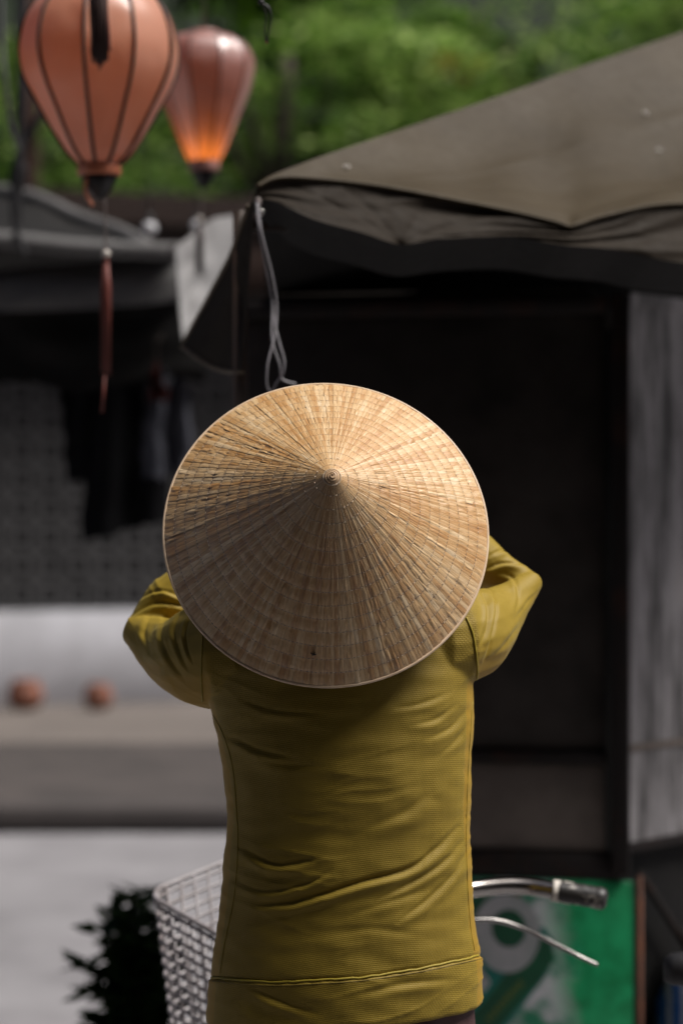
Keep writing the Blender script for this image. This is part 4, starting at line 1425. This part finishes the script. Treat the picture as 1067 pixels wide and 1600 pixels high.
# ================================================================== PERSON
pe_x = 0.008
per = empty('person', (pe_x, 3.12, 0), 'person seen from behind in olive yellow sweater, arms raised to the straw hat', 'person')


def tor(y, l, r, D=3.10):
    """torso ring from the outline at photograph row y"""
    a = P(l, y, D); b = P(r, y, D)
    return ((a.x + b.x) / 2, (b.x - a.x) / 2, a.z)


rows = [  # y, left, right, half depth, centre depth
    (1640, 322, 752, 0.112, 3.135), (1590, 321, 754, 0.112, 3.135), (1570, 323, 755, 0.112, 3.134), (1540, 326, 755, 0.111, 3.132), (1500, 330, 752, 0.109, 3.130),
    (1450, 338, 745, 0.106, 3.127), (1400, 344, 740, 0.103, 3.124), (1350, 348, 737, 0.101, 3.122), (1300, 352, 735, 0.100, 3.120),
    (1250, 352, 735, 0.102, 3.118), (1200, 348, 737, 0.105, 3.117), (1150, 339, 740, 0.108, 3.117), (1100, 327, 741, 0.110, 3.118), (1050, 318, 742, 0.110, 3.120),
    (1000, 322, 742, 0.104, 3.125), (970, 345, 722, 0.092, 3.13), (945, 385, 690, 0.076, 3.135), (925, 440, 630, 0.058, 3.14), (905, 470, 600, 0.05, 3.14)]
torso = MB()
SEG = 64
tv = []; tf = []
for (y, l, r, hd, cd) in rows:
    cx_, hw, z = tor(y, l, r)
    kx = 0.076 * np.clip((y - 1450) / 120, 0, 1)
    for k in range(SEG):
        a = 2 * math.pi * k / SEG
        c_, s_ = math.cos(a), math.sin(a)
        ex = 1.06
        x = hw * math.copysign(abs(c_) ** ex, c_); yy = hd * math.copysign(abs(s_) ** ex, s_)
        tv.append((cx_ + x, cd + yy, z + kx * x * (1 if y < 1635 else 1)))
nr = len(rows)
for i in range(nr - 1):
    for k in range(SEG):
        l = (k + 1) % SEG
        tf.append((i * SEG + k, i * SEG + l, (i + 1) * SEG + l, (i + 1) * SEG + k))
tf.append(tuple(range(SEG - 1, -1, -1))); tf.append(tuple((nr - 1) * SEG + k for k in range(SEG)))
# trim: the lowest ring is the hem
hemcut = 1
tv2 = tv[SEG * hemcut:]; tf2 = []
for i in range(nr - 1 - hemcut):
    for k in range(SEG):
        l = (k + 1) % SEG
        tf2.append((i * SEG + k, i * SEG + l, (i + 1) * SEG + l, (i + 1) * SEG + k))
tf2.append(tuple(range(SEG - 1, -1, -1))); tf2.append(tuple((nr - 1 - hemcut) * SEG + k for k in range(SEG)))
torso.add((tv2, tf2))
# arms (shirt sleeves)
LA = [Vector((-0.125, 3.125, 1.270)), Vector((-0.178, 3.17, 1.262)), Vector((-0.222, 3.235, 1.262)), Vector((-0.274, 3.29, 1.286))]
LF = [Vector((-0.268, 3.30, 1.292)), Vector((-0.232, 3.315, 1.322)), Vector((-0.175, 3.315, 1.362)), Vector((-0.105, 3.305, 1.405))]
RA = [Vector((0.125, 3.125, 1.285)), Vector((0.168, 3.17, 1.292)), Vector((0.205, 3.235, 1.312)), Vector((0.256, 3.29, 1.352))]
RF = [Vector((0.250, 3.30, 1.356)), Vector((0.208, 3.315, 1.372)), Vector((0.165, 3.315, 1.402)), Vector((0.105, 3.305, 1.425))]
torso.add(limb(LA, [0.078, 0.069, 0.050, 0.024]))
torso.add(limb(LF, [0.026, 0.042, 0.038, 0.032]))
torso.add(limb(RA, [0.072, 0.060, 0.040, 0.017]))
torso.add(limb(RF, [0.017, 0.031, 0.036, 0.032]))
shirt_me = voxel(torso, 0.0024, 6)

# ---- folds: each is a line on the back or sleeve; a ridge with a valley on its upper side
nv_ = len(shirt_me.vertices)
co = np.zeros(nv_ * 3); shirt_me.vertices.foreach_get('co', co); co = co.reshape(-1, 3)
no = np.zeros(nv_ * 3); shirt_me.vertices.foreach_get('normal', no); no = no.reshape(-1, 3)


def z2p(u, v): return (300 + u / 2.223, 1050 + v / 2.223)


folds = [  # points (photo px), width px, amplitude m, depth used
    ([z2p(*q) for q in ((170, 105), (280, 140), (430, 150))], 7, 0.0022),
    ([z2p(*q) for q in ((140, 235), (230, 278), (340, 302))], 8, 0.0030),
    ([z2p(*q) for q in ((210, 300), (330, 330), (470, 335))], 8, 0.0014),
    ([z2p(*q) for q in ((170, 620), (290, 678), (430, 655))], 9, 0.0055),
    ([z2p(*q) for q in ((150, 735), (260, 770), (400, 740), (480, 700))], 7, 0.0035),
    ([z2p(*q) for q in ((230, 815), (330, 812), (420, 790), (600, 735), (760, 690), (850, 625), (925, 550))], 9, 0.0060),
    ([z2p(*q) for q in ((640, 800), (760, 740), (860, 680), (940, 600))], 8, 0.0035),
    ([z2p(*q) for q in ((720, 870), (820, 800), (900, 720), (950, 640))], 8, 0.0032),
    ([z2p(*q) for q in ((560, 850), (700, 800), (800, 770))], 10, 0.0022),
    ([z2p(*q) for q in ((690, 135), (790, 118), (890, 80))], 7, 0.0020),
    ([z2p(*q) for q in ((770, 190), (850, 170), (920, 118))], 7, 0.0022),
    ([z2p(*q) for q in ((830, 235), (905, 200), (955, 140))], 8, 0.0026),
    ([z2p(*q) for q in ((870, 290), (925, 240), (962, 180))], 7, 0.0018),
    ([z2p(*q) for q in ((600, 560), (740, 500), (830, 430))], 14, 0.0022),
    ([z2p(*q) for q in ((210, 1105), (300, 1150), (420, 1190))], 9, 0.0030),
    ([z2p(*q) for q in ((600, 1120), (740, 1090), (900, 1075))], 9, 0.0024),
    ([z2p(*q) for q in ((420, 930), (620, 905), (800, 930))], 14, 0.0016),
    # left sleeve
    ([(205, 965), (245, 945), (290, 950), (318, 962)], 6, 0.0045),
    ([(215, 940), (250, 925), (290, 938)], 5, 0.0035),
    ([(258, 955), (250, 990), (262, 1030), (285, 1060)], 6, 0.0030),
    ([(282, 952), (270, 985), (278, 1020), (292, 1045)], 5, 0.0028),
    ([(300, 955), (288, 985), (290, 1010), (300, 1035)], 4, 0.0030),
    ([(232, 965), (222, 990), (232, 1020)], 6, 0.0025),
    # right sleeve
    ([(758, 892), (785, 882), (815, 884)], 5, 0.0055),
    ([(762, 872), (785, 862), (800, 866)], 5, 0.0025),
    ([(752, 915), (768, 930), (772, 960), (764, 1000), (756, 1030)], 5, 0.0055),
    ([(745, 920), (758, 945), (758, 975), (750, 1005)], 4, 0.0040),
    ([(775, 896), (800, 905), (808, 930), (802, 955)], 5, 0.0030),
    ([(812, 970), (790, 1000), (762, 1030)], 6, 0.0018),
    ([(838, 925), (822, 940), (805, 962)], 4, 0.0020),
]
FD = 3.04
s0 = FD / FPX
disp = np.zeros(nv_)
front = np.clip((-no[:, 1] + 0.25) / 0.5, 0, 1)
# photo-plane position of each vertex measured on the back of the body (x, z), with the slight depth change taken in
vx = co[:, 0] / co[:, 1] * FPX + 533.5
vy = 800 - (co[:, 2] - 1.45) / co[:, 1] * FPX
Q = np.stack([vx, vy], 1)
for pts, wd, am in folds:
    cpts = catmull([Vector((x, y, 0)) for x, y in pts], 6)
    best = np.full(nv_, 1e9); sg = np.zeros(nv_); tt = np.zeros(nv_)
    n = len(cpts) - 1
    for i in range(n):
        a = np.array([cpts[i].x, cpts[i].y]); b = np.array([cpts[i + 1].x, cpts[i + 1].y])
        d = b - a; L2 = d @ d
        t = np.clip(((Q - a) @ d) / L2, 0, 1)
        e = Q - (a + t[:, None] * d)
        dist = np.hypot(e[:, 0], e[:, 1])
        m = dist < best
        best[m] = dist[m]
        cr_ = d[0] * e[:, 1] - d[1] * e[:, 0]
        sg[m] = np.sign(cr_)[m]
        tt[m] = ((i + t) / n)[m]
    s = best * sg
    env = np.clip(np.sin(np.pi * np.clip(tt * 0.94 + 0.03, 0, 1)), 0, 1) ** 0.7
    prof = np.exp(-((s - 0.7 * wd) / wd) ** 2) - 1.0 * np.exp(-((s + 0.55 * wd) / (0.75 * wd)) ** 2)
    wd *= 0.85
    s = best * sg
    prof = np.exp(-((s - 0.8 * wd) / wd) ** 2) - 1.1 * np.exp(-((s + 0.5 * wd) / (0.55 * wd)) ** 2)
    disp += 0.66 * am * env * prof * front
# hem band: a shallow step where the band is sewn on
hemx = np.array([300, 345, 435, 570, 660, 750, 790]); hemy = np.array([1524, 1529, 1535, 1527, 1513, 1493, 1484])
hy = np.interp(vx, hemx, hemy)
disp += 0.0022 * (np.clip((vy - hy) / 4, 0, 1)) * (vy > 1450) - 0.0022 * np.exp(-((vy - hy) / 3.0) ** 2)
# soft unevenness of worn knit
for i in range(nv_):
    disp[i] += 0.0022 * mn.noise(Vector(co[i] * 16)) + 0.0012 * mn.noise(Vector(co[i] * Vector((30, 30, 55)).to_tuple() if False else (co[i][0] * 26, co[i][1] * 26, co[i][2] * 60)))
for i in range(nv_):
    x_, y_, z_ = co[i]
    m_ = max(0.0, mn.noise(Vector((x_ * 7 + 3, y_ * 7, z_ * 7))) + 0.18)
    if m_ <= 0: continue
    zz_ = z_ - (0.06 * x_ + 1.4 * x_ * x_) + 0.018 * mn.noise(Vector((x_ * 13, y_ * 13, z_ * 9)))
    rg_ = 1 - abs(mn.noise(Vector((x_ * 5, y_ * 5, zz_ * 46))))
    disp[i] += 0.0027 * m_ * (rg_ ** 9 - 0.12)
co += no * disp[:, None]
shirt_me.vertices.foreach_set('co', co.ravel())
# attributes: knit pattern on the back, plain on sleeves and side panels
sleeve = np.clip((np.abs(co[:, 0] - 0.004) - 0.168) / 0.004, 0, 1) * (co[:, 2] > 1.19)
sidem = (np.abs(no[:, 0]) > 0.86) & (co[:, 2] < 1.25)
knit = (1 - sleeve) * (1 - 0.8 * sidem)
at = shirt_me.attributes.new('knit', 'FLOAT', 'POINT'); at.data.foreach_set('value', knit.astype(np.float32))
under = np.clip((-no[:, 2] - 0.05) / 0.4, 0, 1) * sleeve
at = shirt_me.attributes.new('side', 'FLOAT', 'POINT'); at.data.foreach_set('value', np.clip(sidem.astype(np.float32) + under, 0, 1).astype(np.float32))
uvl = shirt_me.uv_layers.new(name='UVMap')
idx = np.zeros(len(shirt_me.loops), dtype=np.int32); shirt_me.loops.foreach_get('vertex_index', idx)
ang = np.arctan2(co[:, 0] - 0.005, -(co[:, 1] - 3.12))
uvv = np.stack([ang * 0.135, co[:, 2]], 1)
uvl.data.foreach_set('uv', uvv[idx].astype(np.float32).ravel())
shirt_me.name = 'sweater'
shirt_me.update()
shirt = link('sweater', shirt_me, M['shirt'], per)
bvh = BVHTree.FromPolygons([Vector(c) for c in co], [tuple(p.vertices) for p in shirt_me.polygons])


def on_shirt(px, py, lift=0.0):
    o = Vector((0, 0, 1.45)); d = (P(px, py, 3.0) - o).normalized()
    h = bvh.ray_cast(o, d)
    return (h[0] + h[1] * lift) if h[0] else None


def seam(name, pts, r, mat, lift=0.0, n=8):
    c = [on_shirt(p.x, p.y, lift) for p in catmull([Vector((x, y, 0)) for x, y in pts], n)]
    c = [q for q in c if q is not None]
    if len(c) > 3: return part(name, tube(c, r, 6), mat, shirt)


seam('hem_seam', [(332, 1528), (345, 1529), (380, 1533), (435, 1535), (500, 1532), (570, 1527), (660, 1513), (720, 1500), (750, 1493)], 0.0016, M['shirt_seam'], 0.0012)
seam('hem_stitch', [(332, 1533), (345, 1534), (380, 1538), (435, 1540), (500, 1537), (570, 1532), (660, 1518), (720, 1505), (752, 1498)], 0.0007, M['seam_dark'], 0.0)
seam('armhole_seam', [(728, 965), (738, 990), (743, 1020), (745, 1050), (743, 1078)], 0.0013, M['shirt_seam'], 0.0008)
seam('armhole_seam', [(318, 985), (316, 1020), (315, 1060), (317, 1095)], 0.0011, M['shirt_seam'], 0.0006)
seam('side_seam', [(738, 1095), (731, 1200), (728, 1300), (729, 1350), (731, 1400), (735, 1450), (741, 1485)], 0.0005, M['shirt_seam'], 0.0003)
seam('side_seam', [(334, 1118), (350, 1150), (364, 1200), (370, 1270), (372, 1320), (366, 1400), (352, 1470), (344, 1520)], 0.0006, M['shirt_seam'], 0.0003)

# ---- body: head, neck, arms, hands, legs in one continuous skin
HC = Vector((0.008, 3.155, 1.475))
tilt = Matrix.Rotation(R(14), 3, 'X')              # head thrown slightly back
def hd(x, y, z): return HC + tilt @ Vector((x, y, z))


body = MB()
v, f = ball((0, 0, 0), (0.072, 0.090, 0.100), 28, 20)
v2 = []
for p in v:
    x, y, z = p
    if z < 0:
        k = 1 - 0.35 * (-z / 0.10) ** 1.4
        x *= k; y = y * (1 - 0.15 * (-z / 0.1)) + 0.018 * (-z / 0.1)
    v2.append(hd(x, y, z))
body.add((v2, f))
body.add(limb([hd(0, 0.086, 0.018), hd(0, 0.100, -0.010), hd(0, 0.104, -0.022)], [0.008, 0.010, 0.012], 10, 4))   # nose
body.add(([hd(*q) for q in ball((0, 0.076, -0.055), (0.024, 0.014, 0.006))[0]], ball((0, 0, 0), 1)[1]))             # upper lip
body.add(([hd(*q) for q in ball((0, 0.074, -0.066), (0.020, 0.014, 0.007))[0]], ball((0, 0, 0), 1)[1]))             # lower lip
body.add(([hd(*q) for q in ball((0, 0.070, 0.030), (0.050, 0.020, 0.010))[0]], ball((0, 0, 0), 1)[1]))              # brow
for s in (-1, 1):
    body.add(([hd(*q) for q in ball((s * 0.074, -0.005, -0.008), (0.010, 0.018, 0.032))[0]], ball((0, 0, 0), 1)[1]))
body.add(limb([HC + Vector((0, -0.005, -0.06)), Vector((0.008, 3.135, 1.37)), Vector((0.008, 3.13, 1.28))], [0.050, 0.050, 0.060]))
body.add(limb([Vector((0.008, 3.13, 1.28)), Vector((0.008, 3.12, 1.10)), Vector((0.008, 3.125, 0.86))], [0.07, 0.078, 0.078]))
for s, A, Fa in ((-1, LA, LF), (1, RA, RF)):
    body.add(limb([Vector((s * 0.05, 3.13, 1.28))] + A, [0.05, 0.05, 0.042, 0.030, 0.014]))
    body.add(limb(Fa, [0.014, 0.026, 0.027, 0.022]))
    wr = Fa[-1]
    d = (Fa[-1] - Fa[-2]).normalized()
    tgt = Vector((s * 0.045 + 0.008, 3.275, 1.405 + (0.01 if s > 0 else 0)))
    hdv = (tgt - wr).normalized()
    pn = hdv.cross(Vector((0, 0.3, 1))).normalized() * s              # spread axis of the knuckles
    palm_n = hdv.cross(pn).normalized()
    k0 = wr + hdv * 0.075
    # palm: four metacarpal ridges merged
    for i in range(4):
        o = pn * (0.027 - 0.018 * i)
        body.add(limb([wr + hdv * 0.005 + o * 0.6, k0 + o], [0.016, 0.0125], 10, 3))
    for i, L in enumerate((0.062, 0.070, 0.065, 0.050)):
        o = pn * (0.029 - 0.0195 * i)
        a = k0 + o
        b = a + hdv * L * 0.45 + palm_n * 0.010
        c = b + hdv * L * 0.20 + palm_n * L * 0.30
        e = c - hdv * L * 0.12 + palm_n * L * 0.24
        body.add(limb([a - hdv * 0.02, a, b, c, e], [0.010, 0.0095, 0.0085, 0.008, 0.0068], 10, 4))
    th0 = wr + hdv * 0.022 + pn * 0.022
    body.add(limb([th0, th0 + pn * 0.020 + hdv * 0.018 + palm_n * 0.010, th0 + pn * 0.022 + hdv * 0.042 + palm_n * 0.024, th0 + pn * 0.012 + hdv * 0.058 + palm_n * 0.036], [0.013, 0.0115, 0.010, 0.0075], 10, 4))
for s in (-1, 1):
    hx = 0.008 + s * 0.075
    body.add(limb([Vector((0.008 + s * 0.05, 3.13, 0.86)), Vector((hx, 3.125, 0.74)), Vector((hx + s * 0.012, 3.115, 0.45)), Vector((hx + s * 0.015, 3.135, 0.25)), Vector((hx + s * 0.018, 3.14, 0.09))], [0.068, 0.070, 0.055, 0.048, 0.036]))
    body.add(limb([Vector((hx + s * 0.018, 3.115, 0.055)), Vector((hx + s * 0.024, 3.20, 0.042)), Vector((hx + s * 0.03, 3.275, 0.034))], [0.036, 0.034, 0.020]))
bm_ = voxel(body, 0.004, 3)
bm_.name = 'body'
bo = link('body', bm_, M['skin'], per)
for s in (-1, 1):
    part('eye', ([hd(*q) for q in ball((s * 0.030, 0.070, 0.008), (0.013, 0.013, 0.009))[0]], ball((0, 0, 0), 1)[1]), M['eye'], per)
    part('pupil', ([hd(*q) for q in ball((s * 0.030, 0.0805, 0.008), (0.005, 0.0035, 0.005))[0]], ball((0, 0, 0), 1)[1]), M['hair'], per)
    part('eyebrow', ([hd(*q) for q in ball((s * 0.031, 0.083, 0.030), (0.017, 0.004, 0.003))[0]], ball((0, 0, 0), 1)[1]), M['hair'], per)
hair = MB()
v, f = ball((0, 0, 0), (0.079, 0.097, 0.107), 28, 20)
keep = [i for i, p in enumerate(v) if p[2] > 0.055 - 0.0 or p[1] < 0.02]
v2 = []
for p in v:
    x, y, z = p
    if y > 0.015 and z < 0.052:              # pull the hair cap back from the face
        y = 0.015 - 0.012 * (z < 0); x *= 0.97
    v2.append(hd(x, y, z))
hair.add((v2, f))
hair.add(limb([hd(0, -0.085, 0.02), hd(0, -0.10, -0.05), hd(0, -0.085, -0.12)], [0.030, 0.030, 0.016]))
hme = voxel(hair, 0.005, 3)
hme.name = 'hair'
link('hair', hme, M['hair'], per)
# trousers
tro = MB()
for s in (-1, 1):
    hx = 0.008 + s * 0.078
    tro.add(limb([Vector((0.008 + s * 0.055, 3.135, 0.88)), Vector((hx, 3.130, 0.73)), Vector((hx + s * 0.012, 3.118, 0.45)), Vector((hx + s * 0.015, 3.135, 0.22)), Vector((hx + s * 0.018, 3.14, 0.115))], [0.078, 0.084, 0.074, 0.066, 0.058], 24))
tv3 = []
for z, hw, hdp in ((0.90, 0.150, 0.086), (0.84, 0.158, 0.092), (0.77, 0.166, 0.096), (0.70, 0.160, 0.094)):
    tv3.append([(0.010 + hw * math.copysign(abs(math.cos(a)) ** 1.04, math.cos(a)), 3.133 + hdp * math.copysign(abs(math.sin(a)) ** 1.04, math.sin(a)), z) for a in np.linspace(0, 2 * math.pi, 40, False)])
v = [p for r_ in tv3 for p in r_]
f = [(i * 40 + k, i * 40 + (k + 1) % 40, (i + 1) * 40 + (k + 1) % 40, (i + 1) * 40 + k) for i in range(3) for k in range(40)]
f = [tuple(reversed(q)) for q in f] + [tuple(range(40)), tuple(120 + k for k in range(39, -1, -1))]
tro.add((v, f))
tme = voxel(tro, 0.006, 4)
co3 = np.zeros(len(tme.vertices) * 3); tme.vertices.foreach_get('co', co3); co3 = co3.reshape(-1, 3)
no3 = np.zeros(len(tme.vertices) * 3); tme.vertices.foreach_get('normal', no3); no3 = no3.reshape(-1, 3)
for i in range(len(co3)):
    co3[i] += no3[i] * (0.005 * nz(co3[i][0] * 26, co3[i][1] * 26, co3[i][2] * 5) + 0.003 * nz(co3[i][0] * 12, 4, co3[i][2] * 16))
tme.vertices.foreach_set('co', co3.ravel()); tme.update(); tme.name = 'trousers'
link('trousers', tme, M['trousers'], per)
for s in (-1, 1):
    fx = 0.008 + s * 0.104
    mb = MB()
    ol = [(-0.034, -0.03), (-0.038, 0.03), (-0.036, 0.10), (-0.046, 0.17), (-0.030, 0.225), (0.0, 0.235), (0.030, 0.225), (0.046, 0.17), (0.036, 0.10), (0.038, 0.03), (0.034, -0.03), (0.0, -0.055)]
    v = [Vector((fx + x, 3.09 + y, z)) for z in (0.001, 0.018) for x, y in ol]
    n = len(ol)
    f = [(i, (i + 1) % n, n + (i + 1) % n, n + i) for i in range(n)] + [tuple(range(n - 1, -1, -1)), tuple(range(n, 2 * n))]
    mb.add((v, f))
    mb.add(tube(catmull([Vector((fx - 0.042, 3.23, 0.012)), Vector((fx - 0.02, 3.235, 0.066)), Vector((fx + 0.02, 3.235, 0.066)), Vector((fx + 0.042, 3.23, 0.012))], 6), 0.012, 8, flat=0.4))
    mb.build('sandal', M['sandal'], per)

# ================================================================== CONICAL HAT
HBASE_D = 3.05
ax = Vector((0.045, -math.cos(R(21.5)), math.sin(R(21.5)))).normalized()
ux = (Vector((0, 0, 1)) - ax * ax.z).normalized()
rx_ = ux.cross(ax)
if rx_.x < 0: rx_ = -rx_
RH = 252.5 / FPX * HBASE_D * 0.995
HH = 0.190
base = P(509.5, 831, HBASE_D)
apex = base + ax * HH
hat = empty('conical_hat', base, 'conical palm leaf hat with stitched rings and coiled tip on the person', 'hat')
MT = Matrix(((rx_.x, ux.x, ax.x, base.x), (rx_.y, ux.y, ax.y, base.y), (rx_.z, ux.z, ax.z, base.z), (0, 0, 0, 1)))
slant = math.hypot(RH, HH)
nrm_r, nrm_h = HH / slant, RH / slant
NR = 15.5                                          # stitched rows from rim to tip
NS = 198
dA = 2 * math.pi / NS
r_in = 0.0085


def cone(r, a, off):
    """hat-local point at radius r, angle a, lifted off along the slope normal"""
    return Vector(((r + off * nrm_r) * math.cos(a), (r + off * nrm_r) * math.sin(a), HH * (1 - r / RH) + off * nrm_h))


def strip(seed):
    rg = random.Random(seed)
    na = 5; nr_ = 94
    h0 = [rg.uniform(-1, 1) for _ in range(5)]
    lift = rg.choice((0.0, 0.0001, 0.0002, 0.0005))
    v = []; f = []; uv = []
    rough = rg.choice((0.3, 0.5, 0.8, 1.0, 2.2))
    mid = rg.uniform(0.3, 0.7); md = rg.uniform(0.2, 1.0)
    for j in range(nr_ + 1):
        q = j / nr_
        r = r_in + (RH - r_in) * q
        s = (1 - r / RH) * NR                      # row number counted from the rim
        fr_ = s % 1.0
        bulge = math.sin(math.pi * fr_) ** 0.55    # each row swells between two stitch lines
        shing = (1 - fr_) * 0.9
        wdt = 1.0
        for i in range(na + 1):
            u = i / na
            # strips overlap a little: the leading edge rides over its neighbour
            a = (u - 0.5) * dA * 1.34 + 0.10 * dA * math.sin(q * 7 + seed) * (0.3 + 0.7 * q)
            pw = min(1.0, r / 0.06)
            pro = 0.9 * math.sin(math.pi * u) ** 0.6 + 0.9 * u           # across: pillow plus overlap
            pro -= md * math.exp(-((u - mid) / 0.10) ** 2) * 0.55         # a pleat along the leaf
            off = 0.00042 * pro * pw + 0.00050 * (bulge + shing) * pw + lift * pw
            off += 0.00055 * rough * nz(u * 2.3 + seed * 3.1, r * 70, seed) * pw
            off += 0.0003 * rough * nz(u * 6 + seed, r * 190, seed + 2) * pw
            v.append(cone(r, a, off))
            uv.append((u, s))
    for j in range(nr_):
        for i in range(na):
            k = j * (na + 1) + i
            f.append((k, k + 1, k + na + 2, k + na + 1))
    return to_mesh('palm_leaf', v, f, True, uv)


variants = [strip(s) for s in range(30)]
order = [i % 30 for i in range(NS)]
random.shuffle(order)
for i in range(NS):
    me = variants[order[i]]
    o = bpy.data.objects.new('palm_leaf', me)
    if not me.materials: me.materials.append(M['leaf'])
    COL.objects.link(o)
    o.parent = hat
    o.matrix_parent_inverse = Matrix.Translation(-base)
    jit = random.gauss(0, 0.05) * dA
    o.matrix_basis = MT @ Matrix.Rotation(i * dA + jit, 4, 'Z')


def hat_part(name, vf, mat, kind=None, smooth=True):
    v = [MT @ Vector(p) for p in vf[0]]
    return part(name, (v, vf[1]), mat, hat, smooth, kind)


ring_ = lambda r, off, n=160, dz=0.0: [cone(r, a, off) + Vector((0, 0, dz)) for a in np.linspace(0, 2 * math.pi, n, False)]
# inner lining so the leaf shell is not see-through between strips
lin = []
hat_part('lining', (lambda: (lambda q: (q[0], q[1]))(sheet(lambda u, t: cone(r_in * 0.5 + (RH - 0.001 - r_in * 0.5) * t, u * 2 * math.pi, -0.0014), 120, 6)[:2]))(), M['bamboo_dark'])
hat_part('rim_hoop', tube(ring_(RH + 0.0008, 0.0006, 200), 0.0021, 8, True), M['bamboo'])
hat_part('rim_binding', tube([Vector((p.x * 1.004, p.y * 1.004, p.z - 0.0026)) for p in ring_(RH, 0.0, 200)], 0.0016, 8, True), M['bamboo_dark'])
for k in range(2, 15, 2):
    r = RH * (1 - k / NR)
    hat_part('bamboo_hoop', tube(ring_(r, -0.0030, 72), 0.0016, 6, True), M['bamboo'])
# stitching: short thread dashes along every row
st = MB()
rg = random.Random(5)
for k in range(1, 15):
    r = RH * (1 - k / NR)
    n = int(2 * math.pi * r / 0.0062)
    for i in range(n):
        if rg.random() < 0.12: continue
        a = 2 * math.pi * (i + rg.uniform(-0.12, 0.12)) / n
        la = 0.0030 / r / 2 * rg.uniform(0.6, 1.2)
        rr = r + rg.uniform(-0.0004, 0.0004)
        c = [cone(rr, a - la, 0.0007), cone(rr, a, 0.0017), cone(rr, a + la, 0.0007)]
        st.add(tube(c, 0.00032, 4))
st.v = [MT @ Vector(p) for p in st.v]
st.build('stitching', M['thread'], hat, True, 'stuff')
# coiled tip
cap = hat_part('tip_cap', lathe([(0.0102, HH - 0.0092), (0.0085, HH - 0.0060), (0.005, HH - 0.0040), (0.0012, HH - 0.0028)], (0, 0, 0), 24), M['coil'])
coil = []
for i in range(90):
    t = i / 89
    a = t * 2 * math.pi * 2.6 + 0.6
    r = 0.0010 + 0.0074 * t
    coil.append(Vector((r * math.cos(a), r * math.sin(a), HH - 0.0018 - 0.0042 * t)))
hat_part('tip_coil', tube(coil, [0.0011, 0.0010, 0.0008], 6), M['coil'])
bead = MB()
for i in range(46):
    a = 2 * math.pi * i / 46
    bead.add(ball((0.0104 * math.cos(a), 0.0104 * math.sin(a), HH - 0.0082), 0.00082, 6, 4))
bead.v = [MT @ Vector(p) for p in bead.v]
bead.build('tip_ring', M['thread'], hat, True)
# small dark tuft caught in the leaves near the lower edge
ka = math.atan2(-(1020 - 836) / 1.0, (477 - 509.5))
kr = RH * math.hypot((477 - 509.5) / 252.5, (1020 - 772) / 300.0) * 1.0
kb = MB()
for i in range(6):
    a = rg.uniform(0, 6.28); c0_ = cone(0.172, R(263.5), 0.0025)
    kb.add(tube([c0_, c0_ + Vector((0.004 * math.cos(a), 0.0022 * math.sin(a), 0.001 + 0.002 * rg.random()))], [0.0012, 0.0004], 5))
kb.v = [MT @ Vector(p) for p in kb.v]
kb.build('dark_knot', M['dark_knot'], hat)
# chin ribbon
cr0 = [MT @ cone(RH * 0.72, 0.0, -0.004), hd(0.085, 0.02, -0.06), hd(0.045, 0.06, -0.125), hd(0.0, 0.065, -0.135), hd(-0.045, 0.06, -0.125), hd(-0.085, 0.02, -0.06), MT @ cone(RH * 0.72, math.pi, -0.004)]
part('chin_ribbon', tube(catmull(cr0, 8), 0.009, 8, flat=0.15), M['ribbon'], hat)
